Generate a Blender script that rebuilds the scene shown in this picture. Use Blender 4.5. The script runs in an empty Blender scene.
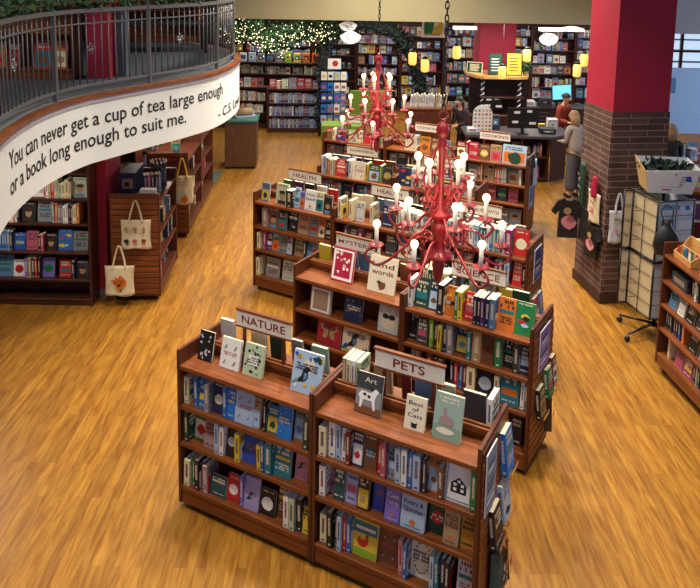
import bpy, math, random
from mathutils import Vector, Matrix
from mathutils import noise as mnoise
SC = bpy.context.scene
COL = SC.collection
PI = math.pi

# ------------------------------------------------------------------ camera
CAM_H = 4.313
pitch, roll = 0.1385, -0.01812
cd = bpy.data.cameras.new('camera'); cam = bpy.data.objects.new('camera', cd); COL.objects.link(cam)
cd.lens = 38.317; cd.sensor_width = 36; cd.sensor_fit = 'HORIZONTAL'; cd.shift_y = -0.322; cd.clip_end = 80
fw = Vector((0, math.cos(pitch), -math.sin(pitch))); up = Vector((0, math.sin(pitch), math.cos(pitch))); rt = Vector((1, 0, 0))
R_ = math.cos(roll)*rt - math.sin(roll)*up; U_ = math.sin(roll)*rt + math.cos(roll)*up
cam.matrix_world = Matrix(((R_.x, U_.x, -fw.x, 0), (R_.y, U_.y, -fw.y, 0), (R_.z, U_.z, -fw.z, CAM_H), (0, 0, 0, 1)))
SC.camera = cam
SC.view_settings.view_transform = 'Standard'; SC.view_settings.look = 'None'
SC.view_settings.gamma = 1; SC.view_settings.use_curve_mapping = False
SC.view_settings.exposure = 0.2

# ------------------------------------------------------------------ light
w = bpy.data.worlds.new('world'); SC.world = w; w.use_nodes = True
bg = w.node_tree.nodes['Background']; bg.inputs[0].default_value = (0.62, 0.72, 1.0, 1); bg.inputs[1].default_value = 0.17
def area(name, loc, size, power, color=(1, .88, .72), rot=(0, 0, 0), sy=None, spread=180):
    l = bpy.data.lights.new(name, 'AREA'); l.spread = math.radians(spread); l.energy = power; l.size = size; l.color = color
    if sy: l.shape = 'RECTANGLE'; l.size_y = sy
    o = bpy.data.objects.new(name, l); COL.objects.link(o); o.location = loc; o.rotation_euler = rot
    return o
for x, y, p in ((-1.6, 3.6, 78), (1.8, 3.6, 74), (-0.6, 6.6, 84), (1.7, 6.6, 78), (-0.4, 10.2, 112), (1.6, 10.4, 112), (0.6, 13.4, 90)):
    area('ceiling_and_fill_lamp', (x, y, 6.4), 0.6, p, spread=100)
for x, y in ((-1.8, 17.4), (0.8, 17.4), (3.4, 15.9), (6.2, 17), (-1.8, 20), (1.6, 20), (4.6, 20), (7.4, 20), (0.2, 15.5), (4.4, 15.5)):  # last two are added fill lamps that brighten the hanging papers
    area('ceiling_and_fill_lamp', (x, y, 3.1), 0.8, 20 if y < 15.8 else 48, (1, .95, .88))
for x, y in ((-4.2, 7.7), (-3.0, 11.6), (-4.9, 13.5)):
    area('ceiling_and_fill_lamp', (x, y, 2.17), 0.5, 23, (1, .9, .76))
area('ceiling_and_fill_lamp', (1.0, 11.0, 5.2), 0.5, 130, (1, .84, .66))  # fill lamp added only to brighten the red pillar's left face
area('mezzanine_lamp', (-4.2, 7.0, 5.6), 0.6, 26, (1, .85, .7))
area('shopfront_daylight', (2.0, -3.0, 5.2), 5.0, 85, (.42, .58, 1), (math.radians(78), 0, 0), 3.0)
area('window_light', (10.4, 12, 2.2), 3.0, 170, (.55, .72, 1), (0, math.radians(90), 0))

# ------------------------------------------------------------------ materials
def lin(h):
    h = h.lstrip('#'); c = [int(h[i:i+2], 16)/255 for i in (0, 2, 4)]
    return tuple((v/12.92 if v <= .04045 else ((v+.055)/1.055)**2.4) for v in c) + (1,)
MATS = {}
def mat(name, hexc, rough=.5, metal=0, emit=0, trans=0, coat=0):
    if name in MATS: return MATS[name]
    m = bpy.data.materials.new(name); m.use_nodes = True; b = m.node_tree.nodes['Principled BSDF']
    b.inputs['Base Color'].default_value = lin(hexc); b.inputs['Roughness'].default_value = rough; b.inputs['Metallic'].default_value = metal
    if emit: b.inputs['Emission Color'].default_value = lin(hexc); b.inputs['Emission Strength'].default_value = emit
    if trans: b.inputs['Transmission Weight'].default_value = trans
    if coat: b.inputs['Coat Weight'].default_value = coat
    nt = m.node_tree
    n = nt.nodes.new('ShaderNodeTexNoise'); n.inputs['Scale'].default_value = 35
    mx = nt.nodes.new('ShaderNodeMix'); mx.data_type = 'RGBA'; mx.blend_type = 'MULTIPLY'
    mx.inputs[0].default_value = .12 if not trans else 0
    tc = nt.nodes.new('ShaderNodeTexCoord'); nt.links.new(tc.outputs['Object'], n.inputs['Vector'])
    mx.inputs[6].default_value = lin(hexc); nt.links.new(n.outputs['Fac'], mx.inputs[7]); nt.links.new(mx.outputs[2], b.inputs['Base Color'])
    MATS[name] = m; return m
def nodes(name):
    m = bpy.data.materials.new(name); m.use_nodes = True; nt = m.node_tree
    MATS[name] = m
    return m, nt, nt.nodes['Principled BSDF'], (lambda t: nt.nodes.new(t)), nt.links.new
def wood(name, c1, c2, c3, stretch, rough=.46, sc=3.0):
    m, nt, b, N, L = nodes(name)
    tc = N('ShaderNodeTexCoord'); mp = N('ShaderNodeMapping'); mp.inputs['Scale'].default_value = stretch
    n = N('ShaderNodeTexNoise'); n.inputs['Scale'].default_value = sc; n.inputs['Detail'].default_value = 6; n.inputs['Distortion'].default_value = .6
    r = N('ShaderNodeValToRGB'); e = r.color_ramp.elements
    e[0].position = .3; e[0].color = lin(c1); e[1].position = .72; e[1].color = lin(c3)
    k = e.new(.52); k.color = lin(c2)
    L(tc.outputs['Object'], mp.inputs['Vector']); L(mp.outputs[0], n.inputs['Vector']); L(n.outputs['Fac'], r.inputs[0]); L(r.outputs[0], b.inputs['Base Color'])
    b.inputs['Roughness'].default_value = rough
    return m
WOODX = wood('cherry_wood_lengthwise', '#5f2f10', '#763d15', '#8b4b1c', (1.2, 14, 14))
WOODZ = wood('cherry_wood_upright_shaded', '#462010', '#562814', '#67331a', (14, 14, 1.2))  # same cherry in darker tones, panel shade painted into the colour
WOODD = wood('dark_walnut_wood', '#33170d', '#442012', '#542a18', (1.2, 12, 12))
WOODL = wood('light_oak_wood', '#b98648', '#cf9a57', '#dcae6c', (1.2, 12, 12))
WOODC = wood('brown_desk_wood', '#4a2f1c', '#5c3c24', '#6a472b', (12, 12, 1.5))
TRIMW = wood('orange_trim_wood', '#5c2d12', '#743c18', '#864b1f', (2, 2, 14))

def floor_material():
    m, nt, b, N, L = nodes('golden_oak_planks')
    tc = N('ShaderNodeTexCoord'); mp = N('ShaderNodeMapping'); mp.inputs['Rotation'].default_value = (0, 0, math.radians(90))
    L(tc.outputs['Object'], mp.inputs['Vector'])
    br = N('ShaderNodeTexBrick'); br.inputs['Scale'].default_value = 1
    br.inputs['Brick Width'].default_value = 1.1; br.inputs['Row Height'].default_value = .075; br.inputs['Mortar Size'].default_value = .0012
    br.inputs['Color1'].default_value = lin('#a97a2b'); br.inputs['Color2'].default_value = lin('#8e6222'); br.inputs['Mortar'].default_value = lin('#7d5020'); br.offset = .37
    br.inputs['Bias'].default_value = -.1
    L(mp.outputs[0], br.inputs['Vector'])
    mp2 = N('ShaderNodeMapping'); mp2.inputs['Scale'].default_value = (24, 2.4, 1); L(tc.outputs['Object'], mp2.inputs['Vector'])
    n = N('ShaderNodeTexNoise'); n.inputs['Scale'].default_value = 1.4; n.inputs['Detail'].default_value = 7; n.inputs['Distortion'].default_value = .5; L(mp2.outputs[0], n.inputs['Vector'])
    r = N('ShaderNodeValToRGB'); r.color_ramp.elements[0].position = .36; r.color_ramp.elements[0].color = lin('#c9aa74'); r.color_ramp.elements[1].position = .62; r.color_ramp.elements[1].color = (1, 1, 1, 1)
    L(n.outputs['Fac'], r.inputs[0])
    mx = N('ShaderNodeMix'); mx.data_type = 'RGBA'; mx.blend_type = 'MULTIPLY'; mx.inputs[0].default_value = .8
    L(br.outputs['Color'], mx.inputs[6]); L(r.outputs[0], mx.inputs[7])
    L(mx.outputs[2], b.inputs['Base Color']); b.inputs['Roughness'].default_value = .42
    return m
FLOOR = floor_material()

def brick_material():
    m, nt, b, N, L = nodes('roman_brick')
    tc = N('ShaderNodeTexCoord'); sp = N('ShaderNodeSeparateXYZ'); L(tc.outputs['Object'], sp.inputs[0])
    ad = N('ShaderNodeMath'); ad.operation = 'ADD'; L(sp.outputs[0], ad.inputs[0]); L(sp.outputs[1], ad.inputs[1])
    cb = N('ShaderNodeCombineXYZ'); L(ad.outputs[0], cb.inputs[0]); L(sp.outputs[2], cb.inputs[1])
    br = N('ShaderNodeTexBrick'); br.inputs['Scale'].default_value = 1; br.inputs['Brick Width'].default_value = .46; br.inputs['Row Height'].default_value = .082
    br.inputs['Mortar Size'].default_value = .005; br.inputs['Color1'].default_value = lin('#49302a'); br.inputs['Color2'].default_value = lin('#66504a'); br.inputs['Mortar'].default_value = lin('#8f7868'); br.inputs['Bias'].default_value = -.3
    L(cb.outputs[0], br.inputs['Vector'])
    n = N('ShaderNodeTexNoise'); n.inputs['Scale'].default_value = 3; n.inputs['Detail'].default_value = 5; L(cb.outputs[0], n.inputs['Vector'])
    mx = N('ShaderNodeMix'); mx.data_type = 'RGBA'; mx.blend_type = 'OVERLAY'; mx.inputs[0].default_value = .5
    L(br.outputs['Color'], mx.inputs[6]); L(n.outputs['Fac'], mx.inputs[7]); L(mx.outputs[2], b.inputs['Base Color'])
    bp = N('ShaderNodeBump'); bp.inputs['Strength'].default_value = .6; bp.inputs['Distance'].default_value = .006; bp.invert = True
    L(br.outputs['Fac'], bp.inputs['Height']); L(bp.outputs[0], b.inputs['Normal']); b.inputs['Roughness'].default_value = .8
    return m
BRICK = brick_material()

def speckle(name, a, c, scale=8, rough=.8):
    m, nt, b, N, L = nodes(name)
    tc = N('ShaderNodeTexCoord'); n = N('ShaderNodeTexNoise'); n.inputs['Scale'].default_value = scale; n.inputs['Detail'].default_value = 5
    L(tc.outputs['Object'], n.inputs['Vector']); r = N('ShaderNodeValToRGB'); r.color_ramp.elements[0].position = .35; r.color_ramp.elements[1].position = .65
    r.color_ramp.elements[0].color = lin(a); r.color_ramp.elements[1].color = lin(c); L(n.outputs['Fac'], r.inputs[0]); L(r.outputs[0], b.inputs['Base Color'])
    b.inputs['Roughness'].default_value = rough; return m
REDW = speckle('crimson_paint', '#9c1733', '#a21937', 2, .6)
CREAMW = speckle('cream_paint', '#c0b78c', '#c6bd92', 1, .7)
GREYW = speckle('pale_grey_paint', '#a4a8ae', '#acb0b6', 1, .7)
WALL = speckle('dark_plum_paint', '#4a1a1e', '#521e22', 2, .7)
CARPET = speckle('blue_grey_carpet', '#2c333b', '#434c55', 30, .95)
BAND = speckle('white_band_paint', '#e3e9e6', '#e8eeeb', 1, .55)
IRON = mat('black_wrought_iron', '#68696b', .5, .3)
STEEL = mat('brushed_steel', '#9a9ca0', .35, .9)
REDM = mat('red_lacquered_metal', '#96202b', .35, .1, coat=.3)
CANDLE = mat('ivory_candle_sleeve', '#e6e2d8', .5)
BULB = mat('glowing_bulb', '#ffdfa8', .4, emit=4)
PAPER = mat('page_paper', '#efe4c0', .8)
PALEPAPER = mat('sign_paper', '#e2ddd0', .6)
LETTER = mat('dark_red_lettering', '#7d1420', .6)
INK = mat('black_lettering', '#121214', .6)
PLASTIC = mat('black_plastic', '#141416', .4)
CANVAS = mat('natural_canvas', '#d9cba4', .9)
LEAF = speckle('pine_green_leaves', '#16301a', '#37602f', 12, .6)
DLEAF = speckle('dark_garland_leaves', '#0c1512', '#1d2e28', 12, .7)
FAIRY = mat('fairy_light_glow', '#ffeeb8', .4, emit=3)
CLEAR = mat('clear_acrylic', '#ffffff', .05, trans=1)
PALETTE = {'black': '#1b1b1e', 'dark grey': '#3b3c40', 'grey': '#84868a', 'pale grey': '#c6c6c2', 'white': '#eceae4', 'cream': '#e8dcb4', 'ivory': '#e0d6bd',
 'tan': '#a98c66', 'ochre': '#b87b22', 'brown': '#75482c', 'dark brown': '#3b2418', 'orange': '#cf6f24', 'yellow': '#d9bc3a', 'lime green': '#86b02f', 'green': '#1f7a44',
 'dark green': '#1b4331', 'pale green': '#b8c8a4', 'sage green': '#7d9a84', 'grey green': '#93aba0', 'teal': '#1e7281', 'dark teal': '#1b4a50', 'navy': '#1e2a50', 'blue': '#2f68b0',
 'royal blue': '#2a4ba8', 'bright blue': '#1f74c4', 'steel blue': '#5b86ad', 'pale blue': '#a9c2da', 'violet': '#7a6ac0', 'pale violet': '#a8a6d6', 'lavender': '#9a94c4', 'purple': '#54306e',
 'magenta': '#93246a', 'pink': '#d88f96', 'rose': '#b5556a', 'rose grey': '#9c8482', 'crimson': '#a81c3c', 'red': '#bf2426', 'dark red': '#6f1b20'}
def pal(c): return mat('cover ' + c, PALETTE[c], .5)

# ------------------------------------------------------------------ mesh helpers
class MB:
    def __init__(s): s.v = []; s.f = []; s.m = []; s.sm = []; s.mats = []
    def mi(s, m):
        if m not in s.mats: s.mats.append(m)
        return s.mats.index(m)
    def add(s, vs, fs, m, M=None, smooth=False):
        o = len(s.v); k = s.mi(m)
        for p in vs:
            p = Vector(p); s.v.append(M @ p if M is not None else p)
        for f in fs: s.f.append([i+o for i in f]); s.m.append(k); s.sm.append(smooth)
    def box(s, x0, x1, y0, y1, z0, z1, m, M=None):
        s.add([(x0,y0,z0),(x1,y0,z0),(x1,y1,z0),(x0,y1,z0),(x0,y0,z1),(x1,y0,z1),(x1,y1,z1),(x0,y1,z1)],
              [(3,2,1,0),(4,5,6,7),(0,1,5,4),(1,2,6,5),(2,3,7,6),(3,0,4,7)], m, M)
    def bevbox(s, x0, x1, y0, y1, z0, z1, m, c=.004, M=None):
        vs = []; fs = []
        xs = (x0, x1); ys = (y0, y1); zs = (z0, z1)
        idx = {}
        for i in (0, 1):
            for j in (0, 1):
                for k in (0, 1):
                    X, Y, Z = xs[i], ys[j], zs[k]; dx = c*(1-2*i); dy = c*(1-2*j); dz = c*(1-2*k)
                    idx[i,j,k,'x'] = len(vs); vs.append((X, Y+dy, Z+dz))
                    idx[i,j,k,'y'] = len(vs); vs.append((X+dx, Y, Z+dz))
                    idx[i,j,k,'z'] = len(vs); vs.append((X+dx, Y+dy, Z))
        g = lambda *a: idx[a]
        fs += [(g(0,0,0,'x'),g(0,0,1,'x'),g(0,1,1,'x'),g(0,1,0,'x')),(g(1,0,0,'x'),g(1,1,0,'x'),g(1,1,1,'x'),g(1,0,1,'x')),
               (g(0,0,0,'y'),g(1,0,0,'y'),g(1,0,1,'y'),g(0,0,1,'y')),(g(0,1,0,'y'),g(0,1,1,'y'),g(1,1,1,'y'),g(1,1,0,'y')),
               (g(0,0,0,'z'),g(0,1,0,'z'),g(1,1,0,'z'),g(1,0,0,'z')),(g(0,0,1,'z'),g(1,0,1,'z'),g(1,1,1,'z'),g(0,1,1,'z'))]
        for i in (0,1):
            for j in (0,1): fs.append((g(i,j,0,'x'),g(i,j,1,'x'),g(i,j,1,'y'),g(i,j,0,'y')))
            for k in (0,1): fs.append((g(i,0,k,'x'),g(i,1,k,'x'),g(i,1,k,'z'),g(i,0,k,'z')))
        for j in (0,1):
            for k in (0,1): fs.append((g(0,j,k,'y'),g(1,j,k,'y'),g(1,j,k,'z'),g(0,j,k,'z')))
        for i in (0,1):
            for j in (0,1):
                for k in (0,1): fs.append((g(i,j,k,'x'),g(i,j,k,'y'),g(i,j,k,'z')))
        s.add(vs, fs, m, M)
    def poly(s, pts, m, M=None): s.add(pts, [tuple(range(len(pts)))], m, M)
    def prism(s, pts, z0, z1, m, M=None, smooth=False):
        n = len(pts); vs = [(p[0], p[1], z0) for p in pts] + [(p[0], p[1], z1) for p in pts]
        fs = [tuple(range(n))[::-1], tuple(range(n, 2*n))]
        s.add(vs, fs, m, M); s.add(vs, [(i, (i+1) % n, n+(i+1) % n, n+i) for i in range(n)], m, M, smooth)
    def lathe(s, prof, m, n=16, M=None, smooth=True):
        vs = []; fs = []
        for r, z in prof:
            for i in range(n): a = 2*PI*i/n; vs.append((r*math.cos(a), r*math.sin(a), z))
        for k in range(len(prof)-1):
            for i in range(n): fs.append((k*n+i, k*n+(i+1) % n, (k+1)*n+(i+1) % n, (k+1)*n+i))
        fs.append(tuple(range(n))[::-1]); fs.append(tuple(range((len(prof)-1)*n, len(prof)*n)))
        s.add(vs, fs, m, M, smooth)
    def tube(s, pts, r, m, n=6, M=None, smooth=True, r1=None):
        pts = [Vector(p) for p in pts]; vs = []; fs = []; N = len(pts); prev = None
        for k, p in enumerate(pts):
            t = (pts[min(k+1, N-1)]-pts[max(k-1, 0)])
            t = t.normalized() if t.length > 1e-9 else Vector((0, 0, 1))
            if prev is None: a = t.orthogonal().normalized()
            else: a = (prev - t*prev.dot(t)); a = a.normalized() if a.length > 1e-6 else t.orthogonal().normalized()
            prev = a; b = t.cross(a); rr = r if r1 is None else r+(r1-r)*k/(N-1)
            for i in range(n): q = 2*PI*i/n; vs.append(p+(a*math.cos(q)+b*math.sin(q))*rr)
        for k in range(N-1):
            for i in range(n): fs.append((k*n+i, k*n+(i+1) % n, (k+1)*n+(i+1) % n, (k+1)*n+i))
        fs.append(tuple(range(n))[::-1]); fs.append(tuple(range((N-1)*n, N*n)))
        s.add(vs, fs, m, M, smooth)
    def ball(s, c, r, m, n=10, sc=(1, 1, 1), M=None):
        vs = []; fs = []; K = max(4, n//2+1)
        for k in range(K+1):
            t = PI*k/K
            for i in range(n): a = 2*PI*i/n; vs.append((c[0]+r*sc[0]*math.sin(t)*math.cos(a), c[1]+r*sc[1]*math.sin(t)*math.sin(a), c[2]-r*sc[2]*math.cos(t)))
        for k in range(K):
            for i in range(n): fs.append((k*n+i, k*n+(i+1) % n, (k+1)*n+(i+1) % n, (k+1)*n+i))
        s.add(vs, fs, m, M, True)
    def build(s, name, parent=None, loc=None, rz=None, M=None):
        me = bpy.data.meshes.new(name); me.from_pydata([tuple(v) for v in s.v], [], s.f)
        for m in s.mats: me.materials.append(m)
        me.polygons.foreach_set('material_index', s.m); me.polygons.foreach_set('use_smooth', s.sm); me.update()
        o = bpy.data.objects.new(name, me); COL.objects.link(o)
        if parent: o.parent = parent
        if loc is not None: o.location = loc
        if rz is not None: o.rotation_euler = (0, 0, rz)
        if M is not None: o.matrix_world = M
        return o
def tag(o, label, cat, group=None, kind=None):
    if label: o['label'] = label
    if cat: o['category'] = cat
    if group: o['group'] = group
    if kind: o['kind'] = kind
    return o
def thing(name, label, cat, loc=(0, 0, 0), rz=0, group=None):
    o = bpy.data.objects.new(name, None); COL.objects.link(o); o.location = loc; o.rotation_euler = (0, 0, rz); o.empty_display_size = .1
    return tag(o, label, cat, group)
def struct(name, mb, loc=None, rz=None):
    o = mb.build(name, loc=loc, rz=rz); o['kind'] = 'structure'; return o
def dup(root, loc, rz, label, group=None):
    r = root.copy(); COL.objects.link(r); r.location = loc; r.rotation_euler = (0, 0, rz)
    tag(r, label, None, group)
    for ch in list(root.children):
        c = ch.copy(); COL.objects.link(c); c.parent = r
        for g in list(ch.children):
            d = g.copy(); COL.objects.link(d); d.parent = c
    return r
def T(x, y, z): return Matrix.Translation((x, y, z))
def RX(a): return Matrix.Rotation(a, 4, 'X')
def RY(a): return Matrix.Rotation(a, 4, 'Y')
def RZ(a): return Matrix.Rotation(a, 4, 'Z')
def catmull(P, n=8, closed=False):
    P = [Vector(p) for p in P]; out = []; N = len(P)
    for i in range(N-1):
        p0 = P[max(i-1, 0)]; p1 = P[i]; p2 = P[i+1]; p3 = P[min(i+2, N-1)]
        for k in range(n):
            t = k/n; out.append(.5*((2*p1)+(-p0+p2)*t+(2*p0-5*p1+4*p2-p3)*t*t+(-p0+3*p1-3*p2+p3)*t**3))
    out.append(P[-1]); return out
TXT = {}
def text_geo(s, bold=.0):
    """verts/faces of a line of text, cap height about 0.7, origin bottom left, width returned"""
    if (s, bold) in TXT: return TXT[s, bold]
    c = bpy.data.curves.new('t', 'FONT'); c.body = s; c.size = 1; c.offset = bold; c.resolution_u = 3
    o = bpy.data.objects.new('t', c); COL.objects.link(o)
    dg = bpy.context.evaluated_depsgraph_get(); me = bpy.data.meshes.new_from_object(o.evaluated_get(dg))
    vs = [v.co.copy() for v in me.vertices]; fs = [tuple(p.vertices) for p in me.polygons]
    bpy.data.objects.remove(o); bpy.data.curves.remove(c); bpy.data.meshes.remove(me)
    x0 = min(v.x for v in vs); wd = max(v.x for v in vs)-x0
    vs = [Vector((v.x-x0, v.y, 0)) for v in vs]
    TXT[s, bold] = (vs, fs, wd); return TXT[s, bold]
def put_text(mb, s, m, x0, x1, z0, cap, y, M=None, bold=.0):
    """text standing in the local XZ plane, facing -Y"""
    vs, fs, wd = text_geo(s, bold); sx = (x1-x0)/wd; sz = cap/.7
    mb.add([(x0+v.x*sx, y, z0+v.y*sz) for v in vs], fs, m, M)

# ------------------------------------------------------------------ books
def art(mb, w, h, style, col, rng, M, near=True):
    """printed cover design in the XZ plane of the front cover (facing -Y)"""
    e = -.0009
    dark = col in ('black', 'navy', 'dark grey', 'dark green', 'dark teal', 'dark brown', 'purple', 'dark red', 'royal blue', 'teal', 'green', 'crimson', 'red', 'brown', 'blue', 'magenta', 'bright blue')
    lt = pal('ivory' if dark else rng.choice(['navy', 'black', 'dark green', 'dark red']))
    ac = pal(rng.choice(['orange', 'yellow', 'red', 'teal', 'white', 'pale blue', 'green', 'rose', 'cream', 'tan']))
    def rect(a, b, c, d, m, k=1): mb.poly([(a, e*k, c), (b, e*k, c), (b, e*k, d), (a, e*k, d)], m, M)
    def blob(cx, cz, r, m, k=1, n=12, jag=.3, sx=1, sz=1):
        mb.poly([(cx+sx*r*(1+jag*(rng.random()-.5))*math.cos(2*PI*i/n), e*k, cz+sz*r*(1+jag*(rng.random()-.5))*math.sin(2*PI*i/n)) for i in range(n)], m, M)
    def words(z, hh, m, rows=1, k=2):
        for r in range(rows):
            x = w*rng.uniform(.1, .2); zz = z-r*hh*1.5
            while x < w*.84:
                ww = hh*rng.uniform(.4, .75)
                if rng.random() < .85: rect(x, min(x+ww, w*.9), zz-hh, zz, m, k)
                x += ww+hh*.25
    def img(cx, cz, poly, m, s, k=3): mb.poly([(cx+a*s, e*k, cz+b*s) for a, b in poly], m, M)
    W, I, K = pal('white'), pal('ivory'), pal('black')
    if style.startswith('T'):
        ls = style[1:].split('\n'); m_ = pal('dark red' if col in ('ivory', 'tan') else 'navy') if not dark else I
        if col == 'violet': m_ = I
        for i, l in enumerate(ls): put_text(mb, l, m_, w*.1, w*.9, h*(.7-.2*i), h*.13, e*2, M, .01)
        if col == 'ivory':
            blob(w*.55, h*.22, w*.14, pal('brown'), 2, 9, .9); blob(w*.4, h*.28, w*.07, pal('dark green'), 3, 7, .8)
        else: blob(w*.5, h*.2, w*.12, pal('orange'), 2); words(h*.1, h*.03, m_)
    elif style == 'framed':
        rect(w*.05, w*.95, h*.05, h*.95, W, 1); rect(w*.14, w*.86, h*.13, h*.9, pal('crimson' if col == 'crimson' else 'tan'), 2)
        if col == 'crimson':
            for i in range(13): blob(w*rng.uniform(.22, .78), h*rng.uniform(.2, .84), w*rng.uniform(.05, .09), rng.choice([W, I, pal('pink')]), 3+i % 3, 7, .8)
        else:
            for i in range(6): rect(w*.2, w*.8, h*(.2+.11*i), h*(.24+.11*i), pal('rose grey'), 3)
    elif style == 'mask':
        blob(w*.5, h*.42, w*.36, I, 2, 14, .15, 1, 1.1); blob(w*.36, h*.56, w*.15, K, 3, 10, .1, 1.1, .8); blob(w*.66, h*.56, w*.15, K, 3, 10, .1, 1.1, .8)
        blob(w*.3, h*.78, w*.1, I, 2, 5, .2); blob(w*.7, h*.78, w*.1, I, 2, 5, .2)
    elif style == 'butterfly':
        for sx in (-1, 1):
            img(w*.5, h*.5, [(0, 0), (sx*.4, .34), (sx*.42, .1), (sx*.22, -.02), (sx*.3, -.28), (sx*.12, -.3), (0, -.1)], pal('tan'), w*.9)
            img(w*.5, h*.5, [(sx*.04, .02), (sx*.3, .22), (sx*.3, .1)], pal('dark brown'), w*.9, 4)
        rect(w*.48, w*.52, h*.36, h*.66, K, 5)
    elif style in ('bird', 'birds'):
        n = 1 if style == 'bird' else 4
        for i in range(n):
            s = w*(.75 if n == 1 else .26); cx, cz = (w*.45, h*.42) if n == 1 else (w*(.25+.5*(i % 2)), h*(.2+.5*(i//2)))
            q = K if (col in ('ivory', 'white', 'pale blue', 'pink') and n == 1) else pal(rng.choice(['dark green', 'steel blue', 'brown', 'black']))
            img(cx, cz, [(-.42, -.3), (-.16, -.02), (-.1, .25), (.06, .36), (.26, .3), (.12, .18), (.14, -.06), (.0, -.22), (-.2, -.26)], q, s)
            img(cx, cz, [(-.04, -.2), (.1, -.05), (.08, .14), (-.06, .1)], pal('steel blue' if n == 1 else 'ivory'), s, 4)
        if style == 'bird' and h > .28:
            blob(w*.56, h*.66, w*.22, I, 2, 14, .1)
            for i in range(26): blob(w*rng.choice([rng.uniform(.06, .22), rng.uniform(.8, .94), rng.uniform(.1, .9)]), h*rng.choice([rng.uniform(.05, .28), rng.uniform(.82, .95)]), w*.06, pal(rng.choice(['yellow', 'sage green', 'royal blue', 'steel blue', 'dark green', 'white'])), 3+i % 4, 6, .9)
            words(h*.72, h*.04, pal('navy'), 3, 8)
        else: words(h*.55, h*.045, pal('rose'), 2)
    elif style == 'leafy':
        q = [I, pal('pale grey')] if dark else [pal('dark green'), pal('sage green'), pal('black')]
        for i in range(16): blob(w*rng.uniform(.12, .88), h*rng.uniform(.08, .92), w*.07, rng.choice(q), 2+i % 2, 6, 1.0)
        if not dark: rect(w*.25, w*.75, h*.35, h*.65, W, 5); words(h*.6, h*.05, pal('dark green'), 3, 6)
    elif style == 'horse':
        rect(w*.02, w*.98, h*.02, h*.6, pal('grey'), 1); rect(w*.02, w*.98, h*.02, h*.2, pal('brown'), 2)
        img(w*.5, h*.42, [(-.42, .02), (-.3, .2), (.08, .18), (.26, .36), (.4, .28), (.3, .12), (.26, -.05), (.3, -.4), (.22, -.4), (.14, -.1), (-.2, -.1), (-.26, -.4), (-.34, -.4), (-.34, -.08)], W, w*.95)
        for a, b in ((.35, .48), (.52, .44), (.62, .62)): blob(w*a, h*b, w*.06, K, 4, 8, .6)
        put_text(mb, 'Art', I, w*.3, w*.75, h*.78, h*.12, e*2, M)
    elif style == 'cats':
        for i, t in enumerate(('Best', 'of', 'Cats')): put_text(mb, t, K, w*(.14 if i != 1 else .34), w*(.86 if i != 1 else .66), h*(.74-.18*i), h*.12, e*2, M)
        img(w*.5, h*.14, [(-.16, -.12), (-.18, .06), (-.2, .2), (-.08, .12), (.08, .12), (.2, .2), (.18, .06), (.16, -.12)], K, w*.8)
    elif style == 'rabbit':
        rect(w*.02, w*.98, h*.02, h*.3, pal('sage green'), 1)
        img(w*.45, h*.45, [(-.3, -.2), (-.25, .06), (-.1, .12), (-.14, .4), (-.02, .42), (.02, .14), (.2, .12), (.34, .0), (.3, -.2)], pal('rose grey'), w*.9)
        blob(w*.45, h*.2, w*.3, I, 2, 12, .2, 1.1, .35); words(h*.93, h*.05, I, 2)
    elif style == 'house':
        rect(w*.04, w*.96, h*.04, h*.96, pal('grey'), 1); rect(w*.08, w*.92, h*.07, h*.93, W, 2)
        img(w*.5, h*.4, [(-.34, -.28), (-.34, .1), (0, .38), (.34, .1), (.34, -.28)], K, w*.85)
        for a, b in ((-.16, -.12), (.16, -.12), (-.16, .08), (.16, .08), (0, .22)): rect(w*.5+(a-.07)*w*.85, w*.5+(a+.07)*w*.85, h*.4+(b-.07)*w*.85, h*.4+(b+.05)*w*.85, W, 4)
    elif style == 'hen':
        rect(w*.02, w*.98, h*.6, h*.9, pal('teal'), 1); rect(w*.02, w*.98, h*.02, h*.2, pal('lime green'), 1)
        img(w*.45, h*.42, [(-.36, -.1), (-.3, .15), (-.14, .04), (.08, .06), (.1, .34), (.26, .36), (.24, .12), (.26, -.1), (.06, -.3), (-.2, -.28)], pal('red'), w*.75)
        rect(w*.1, w*.9, h*.7, h*.78, I, 2)
    elif style == 'ring':
        n = 18
        for i in range(n): blob(w*.5+w*.36*math.cos(2*PI*i/n), h*.5+h*.38*math.sin(2*PI*i/n), w*.045, pal(rng.choice(['dark green', 'brown', 'black'])), 2, 6, .5)
        words(h*.66, h*.06, K, 3)
    elif style == 'portrait':
        blob(w*.5, h*.42, w*.24, pal('tan'), 2, 12, .15, 1, 1.25); blob(w*.5, h*.58, w*.26, pal('dark brown'), 3, 12, .2, 1, .5); rect(w*.2, w*.8, h*.02, h*.2, pal(rng.choice(['dark brown', 'steel blue'])), 3); words(h*.93, h*.05, lt)
    elif style == 'disc':
        blob(w*.5, h*.45, min(w, h)*.36, ac, 2, 18, .04); words(h*.52, h*.06, lt, 2, 3); words(h*.92, h*.05, lt)
    elif style == 'stars':
        for i in range(12): blob(w*rng.uniform(.1, .9), h*rng.uniform(.08, .92), w*.035, pal(rng.choice(['yellow', 'white', 'pale blue'])), 2, 5, .3)
        words(h*.62, h*.06, I, 2)
    elif style == 'blobs':
        for i in range(5): blob(w*rng.uniform(.25, .75), h*rng.uniform(.15, .8), w*rng.uniform(.1, .2), pal(rng.choice(['yellow', 'pale blue', 'white', 'red', 'black'])), 2+i, 9, .5, 1.3, .7)
        words(h*.95, h*.04, lt)
    elif style == 'p':
        rect(w*.06, w*.94, h*.06, h*.62, ac, 1); blob(w*.5, h*.32, w*.28, pal(rng.choice(['brown', 'dark green', 'steel blue', 'black', 'tan', 'red'])), 2, 10, .6); words(h*.9, h*.07, lt, 2)
    elif style == 'w':
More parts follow.
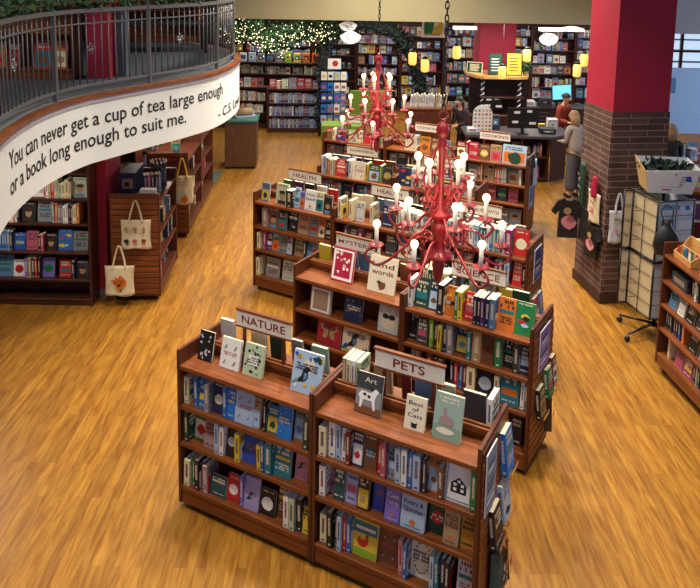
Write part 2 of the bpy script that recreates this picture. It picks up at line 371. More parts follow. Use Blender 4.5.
        rect(w*.08, w*.92, h*.52, h*.62, ac, 1); words(h*.92, h*.09, lt, 2); words(h*.42, h*.05, lt, 3)
    else:
        words(h*.88, h*.09, lt, 2 + (rng.random() < .5)); words(h*.16, h*.05, lt, 1)
        if rng.random() < .5: rect(w*.1, w*.9, h*.3, h*.5, ac, 1)
def cover_mesh(mb, w, h, t, col, style, rng, M=None, detail=True):
    m = pal(col); k = .0025
    mb.box(0, w, 0, k, 0, h, m, M); mb.box(0, w, t-k, t, 0, h, m, M); mb.box(0, k, k, t-k, 0, h, m, M)
    if style and detail: art(mb, w, h, style, col, rng, M)
    # spine title and publisher mark
    lt = pal('ivory') if col not in ('white', 'cream', 'ivory', 'pale blue', 'pale green', 'pale grey', 'pale violet', 'yellow', 'lavender', 'pink') else pal(rng.choice(['black', 'dark red', 'navy']))
    e = -.0008; a, b = t*.3, t*.7
    z = h*.84
    while z > h*.34:
        d = h*rng.uniform(.02, .05)
        mb.poly([(e, a, z-d), (e, a, z), (e, b, z), (e, b, z-d)], lt, M); z -= d+h*.014
    mb.poly([(e, a, h*.06), (e, a, h*.11), (e, b, h*.11), (e, b, h*.06)], pal('black') if col in ('white', 'cream', 'ivory') else lt, M)
def pages_mesh(mb, w, h, t, M=None): mb.box(.0026, w-.004, .0026, t-.0026, .003, h-.003, PAPER, M)
QUEUE = []      # every book first goes in here, the 300 largest in view become things
def queue_book(M, w, h, t, col, style, kind, where, row, group, order):
    c = M @ Vector((w/2, t/2, h/2)); d = (c-Vector((0, 0, CAM_H))).length
    a = (w*h if kind == 'F' else t*h+.35*w*h)/d/d
    QUEUE.append(dict(M=M, w=w, h=h, t=t, col=col, style=style, kind=kind, where=where, row=row, group=group, order=order, area=a))
def frame(x0, y0, yaw): return T(x0, y0, 0) @ RZ(yaw)
def shelf_book(F, a, a1, b, z, kind, col, h, style, rng, where, row, group, lean=None):
    """F: shelf-unit frame. kind F = face out, S = spine out, a..a1 along the shelf"""
    if kind == 'F':
        w = a1-a; t = rng.uniform(.018, .03); l = math.radians(11) if lean is None else lean
        M = F @ T(a, b, z) @ RX(-l); queue_book(M, w, h, t, col, style or 't', 'F', where, row, group, a)
    elif kind == 'X':                                  # back to back, only the top edge shows
        w = a1-a; t = rng.uniform(.02, .035)
        M = F @ T(a1, b+t, z) @ RX(.12) @ RZ(PI); queue_book(M, w, h, t, col, None, 'X', where, row, group, a)
    else:
        t = a1-a; w = h*rng.uniform(.62, .7); sk = rng.choice((0, 0, 0, .03, -.02))
        M = F @ T(a1, b, z) @ RY(sk) @ RZ(PI/2); queue_book(M, w, h, t, col, style or rng.choice('tpw'), 'S', where, row, group, a)
ORD = ['first', 'second', 'third', 'fourth', 'fifth', 'sixth', 'seventh', 'eighth', 'ninth', 'tenth', 'eleventh', 'twelfth', 'thirteenth', 'fourteenth', 'fifteenth', 'sixteenth', 'seventeenth', 'eighteenth', 'nineteenth', 'twentieth']
def flush_books(limit=298):
    Q = QUEUE; groups = {}
    for q in Q: groups.setdefault((q['where'], q['row'], q['kind'], q['col']), []).append(q)
    KW = {'F': 'facing out', 'S': 'spine out', 'X': 'seen edge-on'}
    for k, L in groups.items():
        L.sort(key=lambda q: q['order']); wh, row, kd, col = k
        for i, q in enumerate(L):
            q['label'] = (f"{col} book {KW[kd]}, {row} of the {wh}" if len(L) == 1 else f"{ORD[i] if i < 20 else 'last'} {col} book {KW[kd]}, from left, {row}, {wh}")
    Q.sort(key=lambda q: -q['area'])
    rest = MB(); rng = random.Random(77)
    for i, q in enumerate(Q):
        if i < limit:
            mb = MB(); cover_mesh(mb, q['w'], q['h'], q['t'], q['col'], q['style'], rng)
            o = mb.build('book', M=q['M']); tag(o, q['label'], 'book', q['group'])
            pb = MB(); pages_mesh(pb, q['w'], q['h'], q['t']); c = pb.build('pages', o); c['label'] = 'cream page block'
        else:
            cover_mesh(rest, q['w'], q['h'], q['t'], q['col'], q['style'], rng, q['M'], q['kind'] == 'F'); pages_mesh(rest, q['w'], q['h'], q['t'], q['M'])
    if rest.v:
        o = rest.build('shelved_books'); tag(o, 'small distant books filling the farther shelves and walls of the shop', 'books', None, 'stuff')

# ------------------------------------------------------------------ setting
UNDER, SLAB, LIP = 2.22, 2.88, 2.93
m = MB(); m.box(-8, 12, 0, 23, -.1, 0, FLOOR); struct('floor', m)
m = MB(); m.box(-8, 12, 22.35, 22.6, 0, 3.2, WALL); struct('wall_back', m)
m = MB(); m.box(-8.2, -8, 0, 23, 0, 6.5, WALL); struct('wall_left', m)
m = MB(); m.box(11.6, 11.8, 4, 23, 0, 6.5, GREYW); struct('wall_right', m)
m = MB(); m.box(-8, -3.32, 9.16, 9.4, 0, UNDER-.002, WALL); struct('wall_alcove', m)
m = MB(); m.box(-8, 5.3, 15, 15.3, 3.2, 6.5, CREAMW); m.box(5.3, 12, 13, 15.3, 3.22, 6.5, GREYW); struct('trim_1', m)
m = MB(); m.box(-8, 12, 15.3, 22.6, 3.2, 3.35, CREAMW); struct('ceiling', m)
# mezzanine with its curved edge
EDGE = catmull([(-2.1, 4.0, 0), (-2.42, 4.75, 0), (-2.70, 5.65, 0), (-2.81, 6.4, 0), (-2.80, 6.98, 0), (-2.69, 7.47, 0), (-2.53, 7.78, 0), (-2.27, 8.26, 0), (-1.96, 8.78, 0), (-1.73, 9.3, 0), (-1.62, 9.9, 0), (-1.60, 10.5, 0), (-1.70, 11.2, 0), (-2.05, 12.0, 0), (-2.8, 12.9, 0), (-4.0, 13.6, 0), (-5.5, 14.0, 0)], 8)
def offset(path, d):
    out = []
    for i, p in enumerate(path):
        t = (path[min(i+1, len(path)-1)]-path[max(i-1, 0)]).normalized(); out.append(p+Vector((-t.y, t.x, 0))*d)
    return out
def strip(mb, path, d0, d1, z0, z1, m_, smooth=True):
    a = offset(path, d0); b = offset(path, d1); n = len(path)
    vs = [(p.x, p.y, z0) for p in a]+[(p.x, p.y, z1) for p in a]+[(p.x, p.y, z1) for p in b]+[(p.x, p.y, z0) for p in b]
    for k in range(4):
        k2 = (k+1) % 4
        mb.add(vs, [(k*n+i, k*n+i+1, k2*n+i+1, k2*n+i) for i in range(n-1)], m_, None, smooth and k in (0, 2))
    mb.add(vs, [(0, n, 2*n, 3*n), (n-1, 4*n-1, 3*n-1, 2*n-1)], m_)
m = MB(); E2 = offset(EDGE, .06)
m.prism([(p.x, p.y) for p in E2]+[(-7.98, 14.0), (-7.98, 4.0)], UNDER, SLAB-.01, mat('white_soffit_paint', '#c9c6bb', .7))
struct('mezzanine_slab', m)
m = MB(); m.prism([(p.x, p.y) for p in offset(EDGE, .2)]+[(-7.98, 14.0), (-7.98, 4.0)], SLAB-.008, SLAB+.05, CARPET); struct('mezzanine_floor', m)
m = MB(); strip(m, EDGE, 0, .055, UNDER-.003, SLAB+.018, BAND); band = struct('fascia_band', m)
m = MB(); strip(m, EDGE, -.025, .054, SLAB+.019, LIP+.004, TRIMW); struct('trim_2', m)
m = MB(); strip(m, EDGE, .056, .198, SLAB+.001, LIP+.012, mat('grey_curb_stone', '#5c5e60', .8)); struct('trim_7', m)
m = MB(); strip(m, EDGE, -.012, -.001, SLAB-.03, SLAB+.018, mat('lilac_grey_shadow_strip', '#a9a8b8', .6)); struct('painted_shadow_strip', m)  # shadow below the wooden lip, painted as a thin lilac-grey strip
# the quotation on the band, lettering wrapped round the curve
cum = [0]
for i in range(1, len(EDGE)): cum.append(cum[-1]+(EDGE[i]-EDGE[i-1]).length)
def along(s, d=0):
    s = max(0, min(s, cum[-1]-1e-4)); i = max(j for j in range(len(cum)) if cum[j] <= s); i = min(i, len(EDGE)-2)
    f = (s-cum[i])/(cum[i+1]-cum[i]); p = EDGE[i].lerp(EDGE[i+1], f)
    ta = (EDGE[min(i+1, len(EDGE)-1)]-EDGE[max(i-1, 0)]); tb = (EDGE[min(i+2, len(EDGE)-1)]-EDGE[i]); t = ta.lerp(tb, f).normalized()
    return p+Vector((-t.y, t.x, 0))*d
def s_at(x, y):
    q = Vector((x, y, 0)); return min(((EDGE[i]-q).length, cum[i]) for i in range(len(EDGE)))[1]
def wrap(text, s0, s1, z, cap, bold=.009):
    vs, fs, wd = text_geo(text, bold); mb = MB()
    mb.add([tuple(along(s0+v.x/wd*(s1-s0), -.004).xy)+(z+v.y*cap/.7,) for v in vs], fs, INK); return mb
quote = thing('wall_lettering', 'long black tea and book quotation lettered on the curved white balcony band', 'lettering', (-2.5, 7.8, 2.4))
for txt, a, b, z, cap in (('You can never get a cup of tea large enough', s_at(-2.74, 5.86), s_at(-1.665, 9.62), 2.615, .15),
                          ('or a book long enough to suit me.', s_at(-2.74, 5.86), s_at(-1.99, 8.80), 2.40, .15),
                          ('- C.S. Lewis', s_at(-1.70, 9.42), s_at(-1.61, 10.7), 2.315, .125)):
    o = wrap(txt, a, b, z, cap).build('text_line'); o.parent = quote; o.matrix_parent_inverse = quote.matrix_basis.inverted()
# railing
RP = offset(EDGE, .1); Rz0 = LIP+.01
rail = thing('balcony_railing', 'black wrought iron railing with hooped balusters along the curved balcony edge', 'railing', (-2.6, 7.6, LIP))
def rpart(name, mb, label=None):
    o = mb.build(name); o.parent = rail; o.matrix_parent_inverse = rail.matrix_basis.inverted()
    if label: o['label'] = label
    return o
def rp(s, z): p = along(s, .075); return Vector((p.x, p.y, z))
s0, s1 = s_at(-2.42, 4.75), s_at(-2.05, 12.0)
top = Rz0+.86
for zz, nm, hh, ww in ((top, 'top_rail', .02, .02), (top-.13, 'upper_rail', .007, .012), (Rz0+.09, 'bottom_rail', .012, .016)):
    mb = MB(); seg = [p for i, p in enumerate(EDGE) if s0 <= cum[i] <= s1]; strip(mb, seg, .075-ww, .075+ww, zz-hh, zz+hh, IRON); rpart(nm, mb)
posts = [s_at(-2.78, 7.10)+k for k in (-2.9, -1.45, 0)]+[s_at(-2.27, 8.26)+.1, s_at(-1.71, 9.42)+.15, s_at(-1.62, 10.6)]
for s in posts:
    mb = MB(); p = rp(s, 0); mb.bevbox(p.x-.022, p.x+.022, p.y-.022, p.y+.022, Rz0-.005, top+.03, IRON, .004); rpart('post', mb)
nb = 0
edges = [s0]+[p for p in posts if p > s0]+[s1]
for a, b in zip(edges[:-1], edges[1:]):
    n = max(2, round((b-a)/.098))
    for k in range(1, n):
        s = a+(b-a)*k/n; mb = MB(); q = rp(s, 0); mb.tube([(q.x, q.y, Rz0+.09), (q.x, q.y, top-.06)], .0075, IRON, 5); rpart('baluster', mb); nb += 1
    hoops = MB()
    for k in range(1, n-1):
        st = (b-a)/n; s = a+st*k
        hoops.tube([rp(s+st*(.5-.5*math.cos(PI*j/6)), top-.06+  .045*math.sin(PI*j/6)) for j in range(7)], .007, IRON, 4)
    rpart('hoop_row', hoops)
for s in (s_at(-2.8, 6.35), s_at(-2.6, 7.62), s_at(-1.98, 8.8), s_at(-1.62, 10.0)):
    mb = MB()
    for j in range(4):
        c = rp(s, Rz0+.47)
        t = (rp(s+.05, 0)-rp(s-.05, 0)).normalized()
        d = t*math.cos(PI/2*j)+Vector((0, 0, 1))*math.sin(PI/2*j); e = t*math.cos(PI/2*j+PI/2)+Vector((0, 0, 1))*math.sin(PI/2*j+PI/2)
        mb.tube([c+d*.01, c+d*.035+e*.022, c+d*.062, c+d*.035-e*.022, c+d*.01], .006, STEEL, 4)
    rpart('rosette', mb, 'bright knotted metal rosette')
mb = MB(); seg = [p for i, p in enumerate(EDGE) if s0 <= cum[i] <= s1]; strip(mb, seg, .09, .15, top+.07, top+.1, TRIMW)
for s in posts: p = rp(s, 0); mb.tube([(p.x, p.y, top), (p.x, p.y, top+.08)], .009, IRON, 5)
rpart('handrail', mb, 'orange wood handrail')
def leaf_cloud(mb, pts, r, n, m_, rng, size=(.035, .07)):
    for i in range(n):
        c = pts[rng.randrange(len(pts))]; d = Vector((rng.gauss(0, 1), rng.gauss(0, 1), rng.gauss(0, 1))).normalized()*r*rng.random()**.5
        p = c+d; ax = Vector((rng.gauss(0, 1), rng.gauss(0, 1), rng.gauss(0, 1))).normalized(); sd = ax.orthogonal().normalized(); L = rng.uniform(*size); W = L*.3
        q = ax.cross(sd)*W*.25
        mb.add([p, p+ax*L*.5+sd*W+q, p+ax*L, p+ax*L*.5-sd*W+q], [(0, 1, 2, 3)], m_)
rng = random.Random(4)
gp = [rp(s0+(s1-s0)*k/260, top+.1+.03*math.sin(k*.35))+Vector((-.05, 0, 0)) for k in range(261)]
mb = MB(); leaf_cloud(mb, gp, .075, 5200, LEAF, rng); mb.tube(gp, .02, LEAF, 5)
gar = mb.build('garland'); tag(gar, 'green pine garland draped along the balcony handrail', 'garland')
mb = MB(); 
for k in range(60): c = gp[rng.randrange(len(gp))]+Vector((rng.uniform(-.1, .1), rng.uniform(-.1, .1), rng.uniform(-.08, .1))); mb.ball(c, .012, mat('gold_berry', '#c0702a', .4), 5)
o = mb.build('berries', gar); o['label'] = 'orange berries'

# pillars
def rect_pts(cx, cy, w, d, rz, ox=0, oy=0): return [Vector((cx, cy, 0))+RZ(rz).to_3x3() @ Vector((x, y, 0)) for x, y in ((0, 0), (w, 0), (w, d), (0, d))]
def pillar(name, x, y, w, d, rz, z0, z1, m_, grow=0):
    mb = MB(); mb.box(-grow, w+grow, -grow, d+grow, z0, z1, m_); return struct(name, mb, (x, y, 0), rz)
pillar('pillar_brick_base', 3.32, 9.22, .75, .78, .13, 0, 2.53, BRICK, .012)
pillar('pillar_red', 3.32, 9.22, .75, .78, .13, 2.531, 6.6, REDW)
pillar('trim_4', 3.32, 9.22, .75, .78, .13, 0, .14, mat('dark_base_board', '#3a2218', .6), .03)
pillar('pillar_back', 3.06, 17.55, .86, .8, .02, 0, 3.2, REDW)
pillar('pillar_left', -3.31, 9.145, .24, .62, 0, 0, UNDER-.002, REDW)
pillar('baseboard_left', -3.315, 9.142, .25, .63, 0, 0, .1, mat('grey_rubber_base', '#77787a', .7))
# the balcony's own bookcase, column and back wall
m = MB(); m.box(-7.9, -2.35, 13.2, 13.35, SLAB+.05, 6.5, mat('charcoal_wall', '#26262b', .8)); struct('wall_mezzanine', m)
m = MB(); m.box(-3.1, -2.84, 8.72, 9.0, SLAB+.05, 6.5, REDW); struct('pillar_mezzanine', m)
m = MB(); m.box(-2.80, -2.70, 8.9, 9.0, SLAB+.05, 6.5, mat('slate_blue_paint', '#5a6672', .6)); struct('trim_5', m)

# ------------------------------------------------------------------ display bookcases
BW, BD, BH = 1.227, .574, 1.342
def make_bay(h=BH, levels=(.2, .575, .885, 1.215), w=BW, d=BD):
    t = thing('display_bookcase', None, 'bookcase'); pt = .026
    for x in (.002, w-pt-.002):
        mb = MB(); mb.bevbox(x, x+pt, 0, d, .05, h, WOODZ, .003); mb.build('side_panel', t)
    for i, z in enumerate(levels):
        for s in (0, 1):
            mb = MB(); y0, y1 = (.008, d/2-.012) if s == 0 else (d/2+.012, d-.008)
            mb.bevbox(pt+.003, w-pt-.003, y0, y1, z-.022, z, WOODX, .002)
            lip = (.002, .014) if s == 0 else (d-.014, d-.002)
            mb.bevbox(pt+.003, w-pt-.003, lip[0], lip[1], z-.034, z+.001, WOODX, .003); mb.build('shelf', t)
    for y0 in (.012, d-.03):
        mb = MB(); mb.bevbox(pt+.003, w-pt-.003, y0, y0+.018, .05, levels[0]-.035, WOODX, .002); mb.build('kickboard', t)
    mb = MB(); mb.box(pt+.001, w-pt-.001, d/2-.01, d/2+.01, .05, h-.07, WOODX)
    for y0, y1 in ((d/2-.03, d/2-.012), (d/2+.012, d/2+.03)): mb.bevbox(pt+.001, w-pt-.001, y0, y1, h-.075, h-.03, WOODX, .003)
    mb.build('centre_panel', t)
    for x in (.06, w-.06):
        for y in (.07, d-.07):
            mb = MB(); mb.tube([(x-.012, y, .027), (x+.012, y, .027)], .026, PLASTIC, 12); mb.box(x-.018, x+.018, y-.02, y+.02, .045, .056, PLASTIC); mb.build('caster', t)
    return t
GON = {1: (-1.305, 5.405, -.487, 2), 2: (-.5335, 7.10, -.547, 2), 3: (-1.246, 9.45, -.526, 3), 4: (-.47, 10.77, -.46, 2), 5: (-.48, 13.02, -.46, 3)}
NAMES = {(1, 0): 'NATURE bookcase', (1, 1): 'PETS bookcase', (2, 0): 'MYSTERIES bookcase', (2, 1): 'SCIENCE bookcase', (3, 0): 'left HEALTH bookcase', (3, 1): 'middle HEALTH bookcase', (3, 2): 'PERSONAL GROWTH bookcase',
         (4, 0): 'fourth-row left bookcase', (4, 1): 'fourth-row right bookcase', (5, 0): 'back-row left bookcase', (5, 1): 'middle COOKING bookcase', (5, 2): 'right COOKING bookcase'}
LAB = {(1, 0): 'cherry wood bookcase under the NATURE sign, nearest row, left half', (1, 1): 'cherry wood bookcase under the PETS sign, nearest row, right half',
 (2, 0): 'nearly empty cherry bookcase with the pink butterfly book, second row left', (2, 1): 'full cherry bookcase under the SCIENCE sign, second row right',
 (3, 0): 'cherry bookcase under the left HEALTH sign beside the open floor', (3, 1): 'cherry bookcase under the middle HEALTH sign, behind the near chandelier', (3, 2): 'cherry bookcase under the PERSONAL GROWTH sign with the big red book',
 (4, 0): 'left cherry bookcase of the fourth row, red book on top', (4, 1): 'right cherry bookcase of the fourth row, behind the near chandelier stem',
 (5, 0): 'leftmost cherry bookcase of the back row under the far chandelier', (5, 1): 'middle cherry bookcase of the back row with a stack of books', (5, 2): 'rightmost cherry bookcase of the back row by the checkout'}
bay0 = make_bay(); first = True; FR = {}
for g, (x0, y0, yaw, n) in GON.items():
    for k in range(n):
        F = frame(x0, y0, yaw) @ T(k*BW, 0, 0); FR[g, k] = F; loc = F.to_translation()
        if first: bay0.location = loc; bay0.rotation_euler = (0, 0, yaw); tag(bay0, LAB[g, k], None, 'cherry display bookcases in rows'); o = bay0; first = False
        else: o = dup(bay0, loc, yaw, LAB[g, k], 'cherry display bookcases in rows')
    # grooved end board on the row's right end
    mb = MB(); L = n*BW
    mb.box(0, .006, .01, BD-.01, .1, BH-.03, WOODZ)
    z = .12
    while z < BH-.1: mb.bevbox(.005, .014, .01, BD-.01, z, z+.062, WOODX, .003); z += .075
    e = mb.build('slatwall_panel', o, (BW, 0, 0)); 
# signs over the centre rails
def sign(F, a0, a1, text, label, cap=.055, w0=.06, z0=1.52, z1=1.64):
    t = thing('shelf_sign', label, 'sign', group='header signs over the bookcases'); t.matrix_world = F @ T((a0+a1)/2, BD/2, BH-.07)
    W = (a1-a0)/2; b = BH-.07
    for x in (-W*.72, W*.72): mb = MB(); mb.box(x-.012, x+.012, -.008, .008, .0, z0-b, WOODZ); mb.build('post', t)
    mb = MB(); mb.box(-W, W, -.008, .008, z0-b, z1-b, PALEPAPER); mb.build('panel', t)
    mb = MB(); mb.bevbox(-W-.01, W+.01, -.014, .014, z1-b, z1-b+.02, WOODX, .003); mb.box(-W-.01, W+.01, -.013, .013, z0-b-.012, z0-b, WOODX); mb.build('frame', t)
    if text is None:
        mb = MB(); r = random.Random(5); x = -W*.8
        while x < W*.8: q = r.uniform(.008, .02); mb.poly([(x, -.0095, z0-b+.045), (x+q, -.0095, z0-b+.045), (x+q, -.0095, z0-b+.075), (x, -.0095, z0-b+.075)], mat('faded lettering', '#8a7a72', .7)); x += q+r.uniform(.006, .012)
        mb.build('lettering', t); return
    mb = MB(); put_text(mb, text, LETTER, -W*(1-w0*2), W*(1-w0*2), z0-b+(z1-z0-cap)/2, cap, -.0095, None, .012); mb.build('lettering', t)
SG = 'header sign reading '
sign(FR[1, 0], .37, .87, 'NATURE', 'white sign reading NATURE over the nearest left bookcase', .062, .1)
sign(FR[1, 1], .345, .86, 'PETS', 'white sign reading PETS over the nearest right bookcase', .062, .27)
sign(FR[2, 0], .33, .83, 'MYSTERIES', 'white sign with small red capitals behind the framed crimson book', .04)
sign(FR[2, 1], .36, .87, 'SCIENCE', 'white sign reading SCIENCE below the near chandelier', .06, .1)
sign(FR[3, 0], .38, .87, 'HEALTH', 'left sign reading HEALTH, against the open floor', .05, .14)
sign(FR[3, 1], .39, .89, 'HEALTH', 'right sign reading HEALTH, left of the near chandelier', .05, .16)
sign(FR[3, 2], .30, .82, 'PERSONAL GROWTH', 'white sign reading PERSONAL GROWTH right of the near chandelier', .04)
sign(FR[4, 0], .36, .86, None, 'pale sign over the fourth-row left bookcase, above a red book', .03)
sign(FR[4, 1], .36, .86, None, 'pale sign behind the near chandelier stem, fourth row', .04)
sign(FR[5, 0], .36, .76, None, 'small pale sign under the far chandelier, back row', .035)
sign(FR[5, 1], .44, .92, 'COOKING', 'sign reading COOKING above a stack of books, back row', .045)
sign(FR[5, 2], .36, .86, 'COOKING', 'rightmost sign reading COOKING in front of the white arch display', .045)
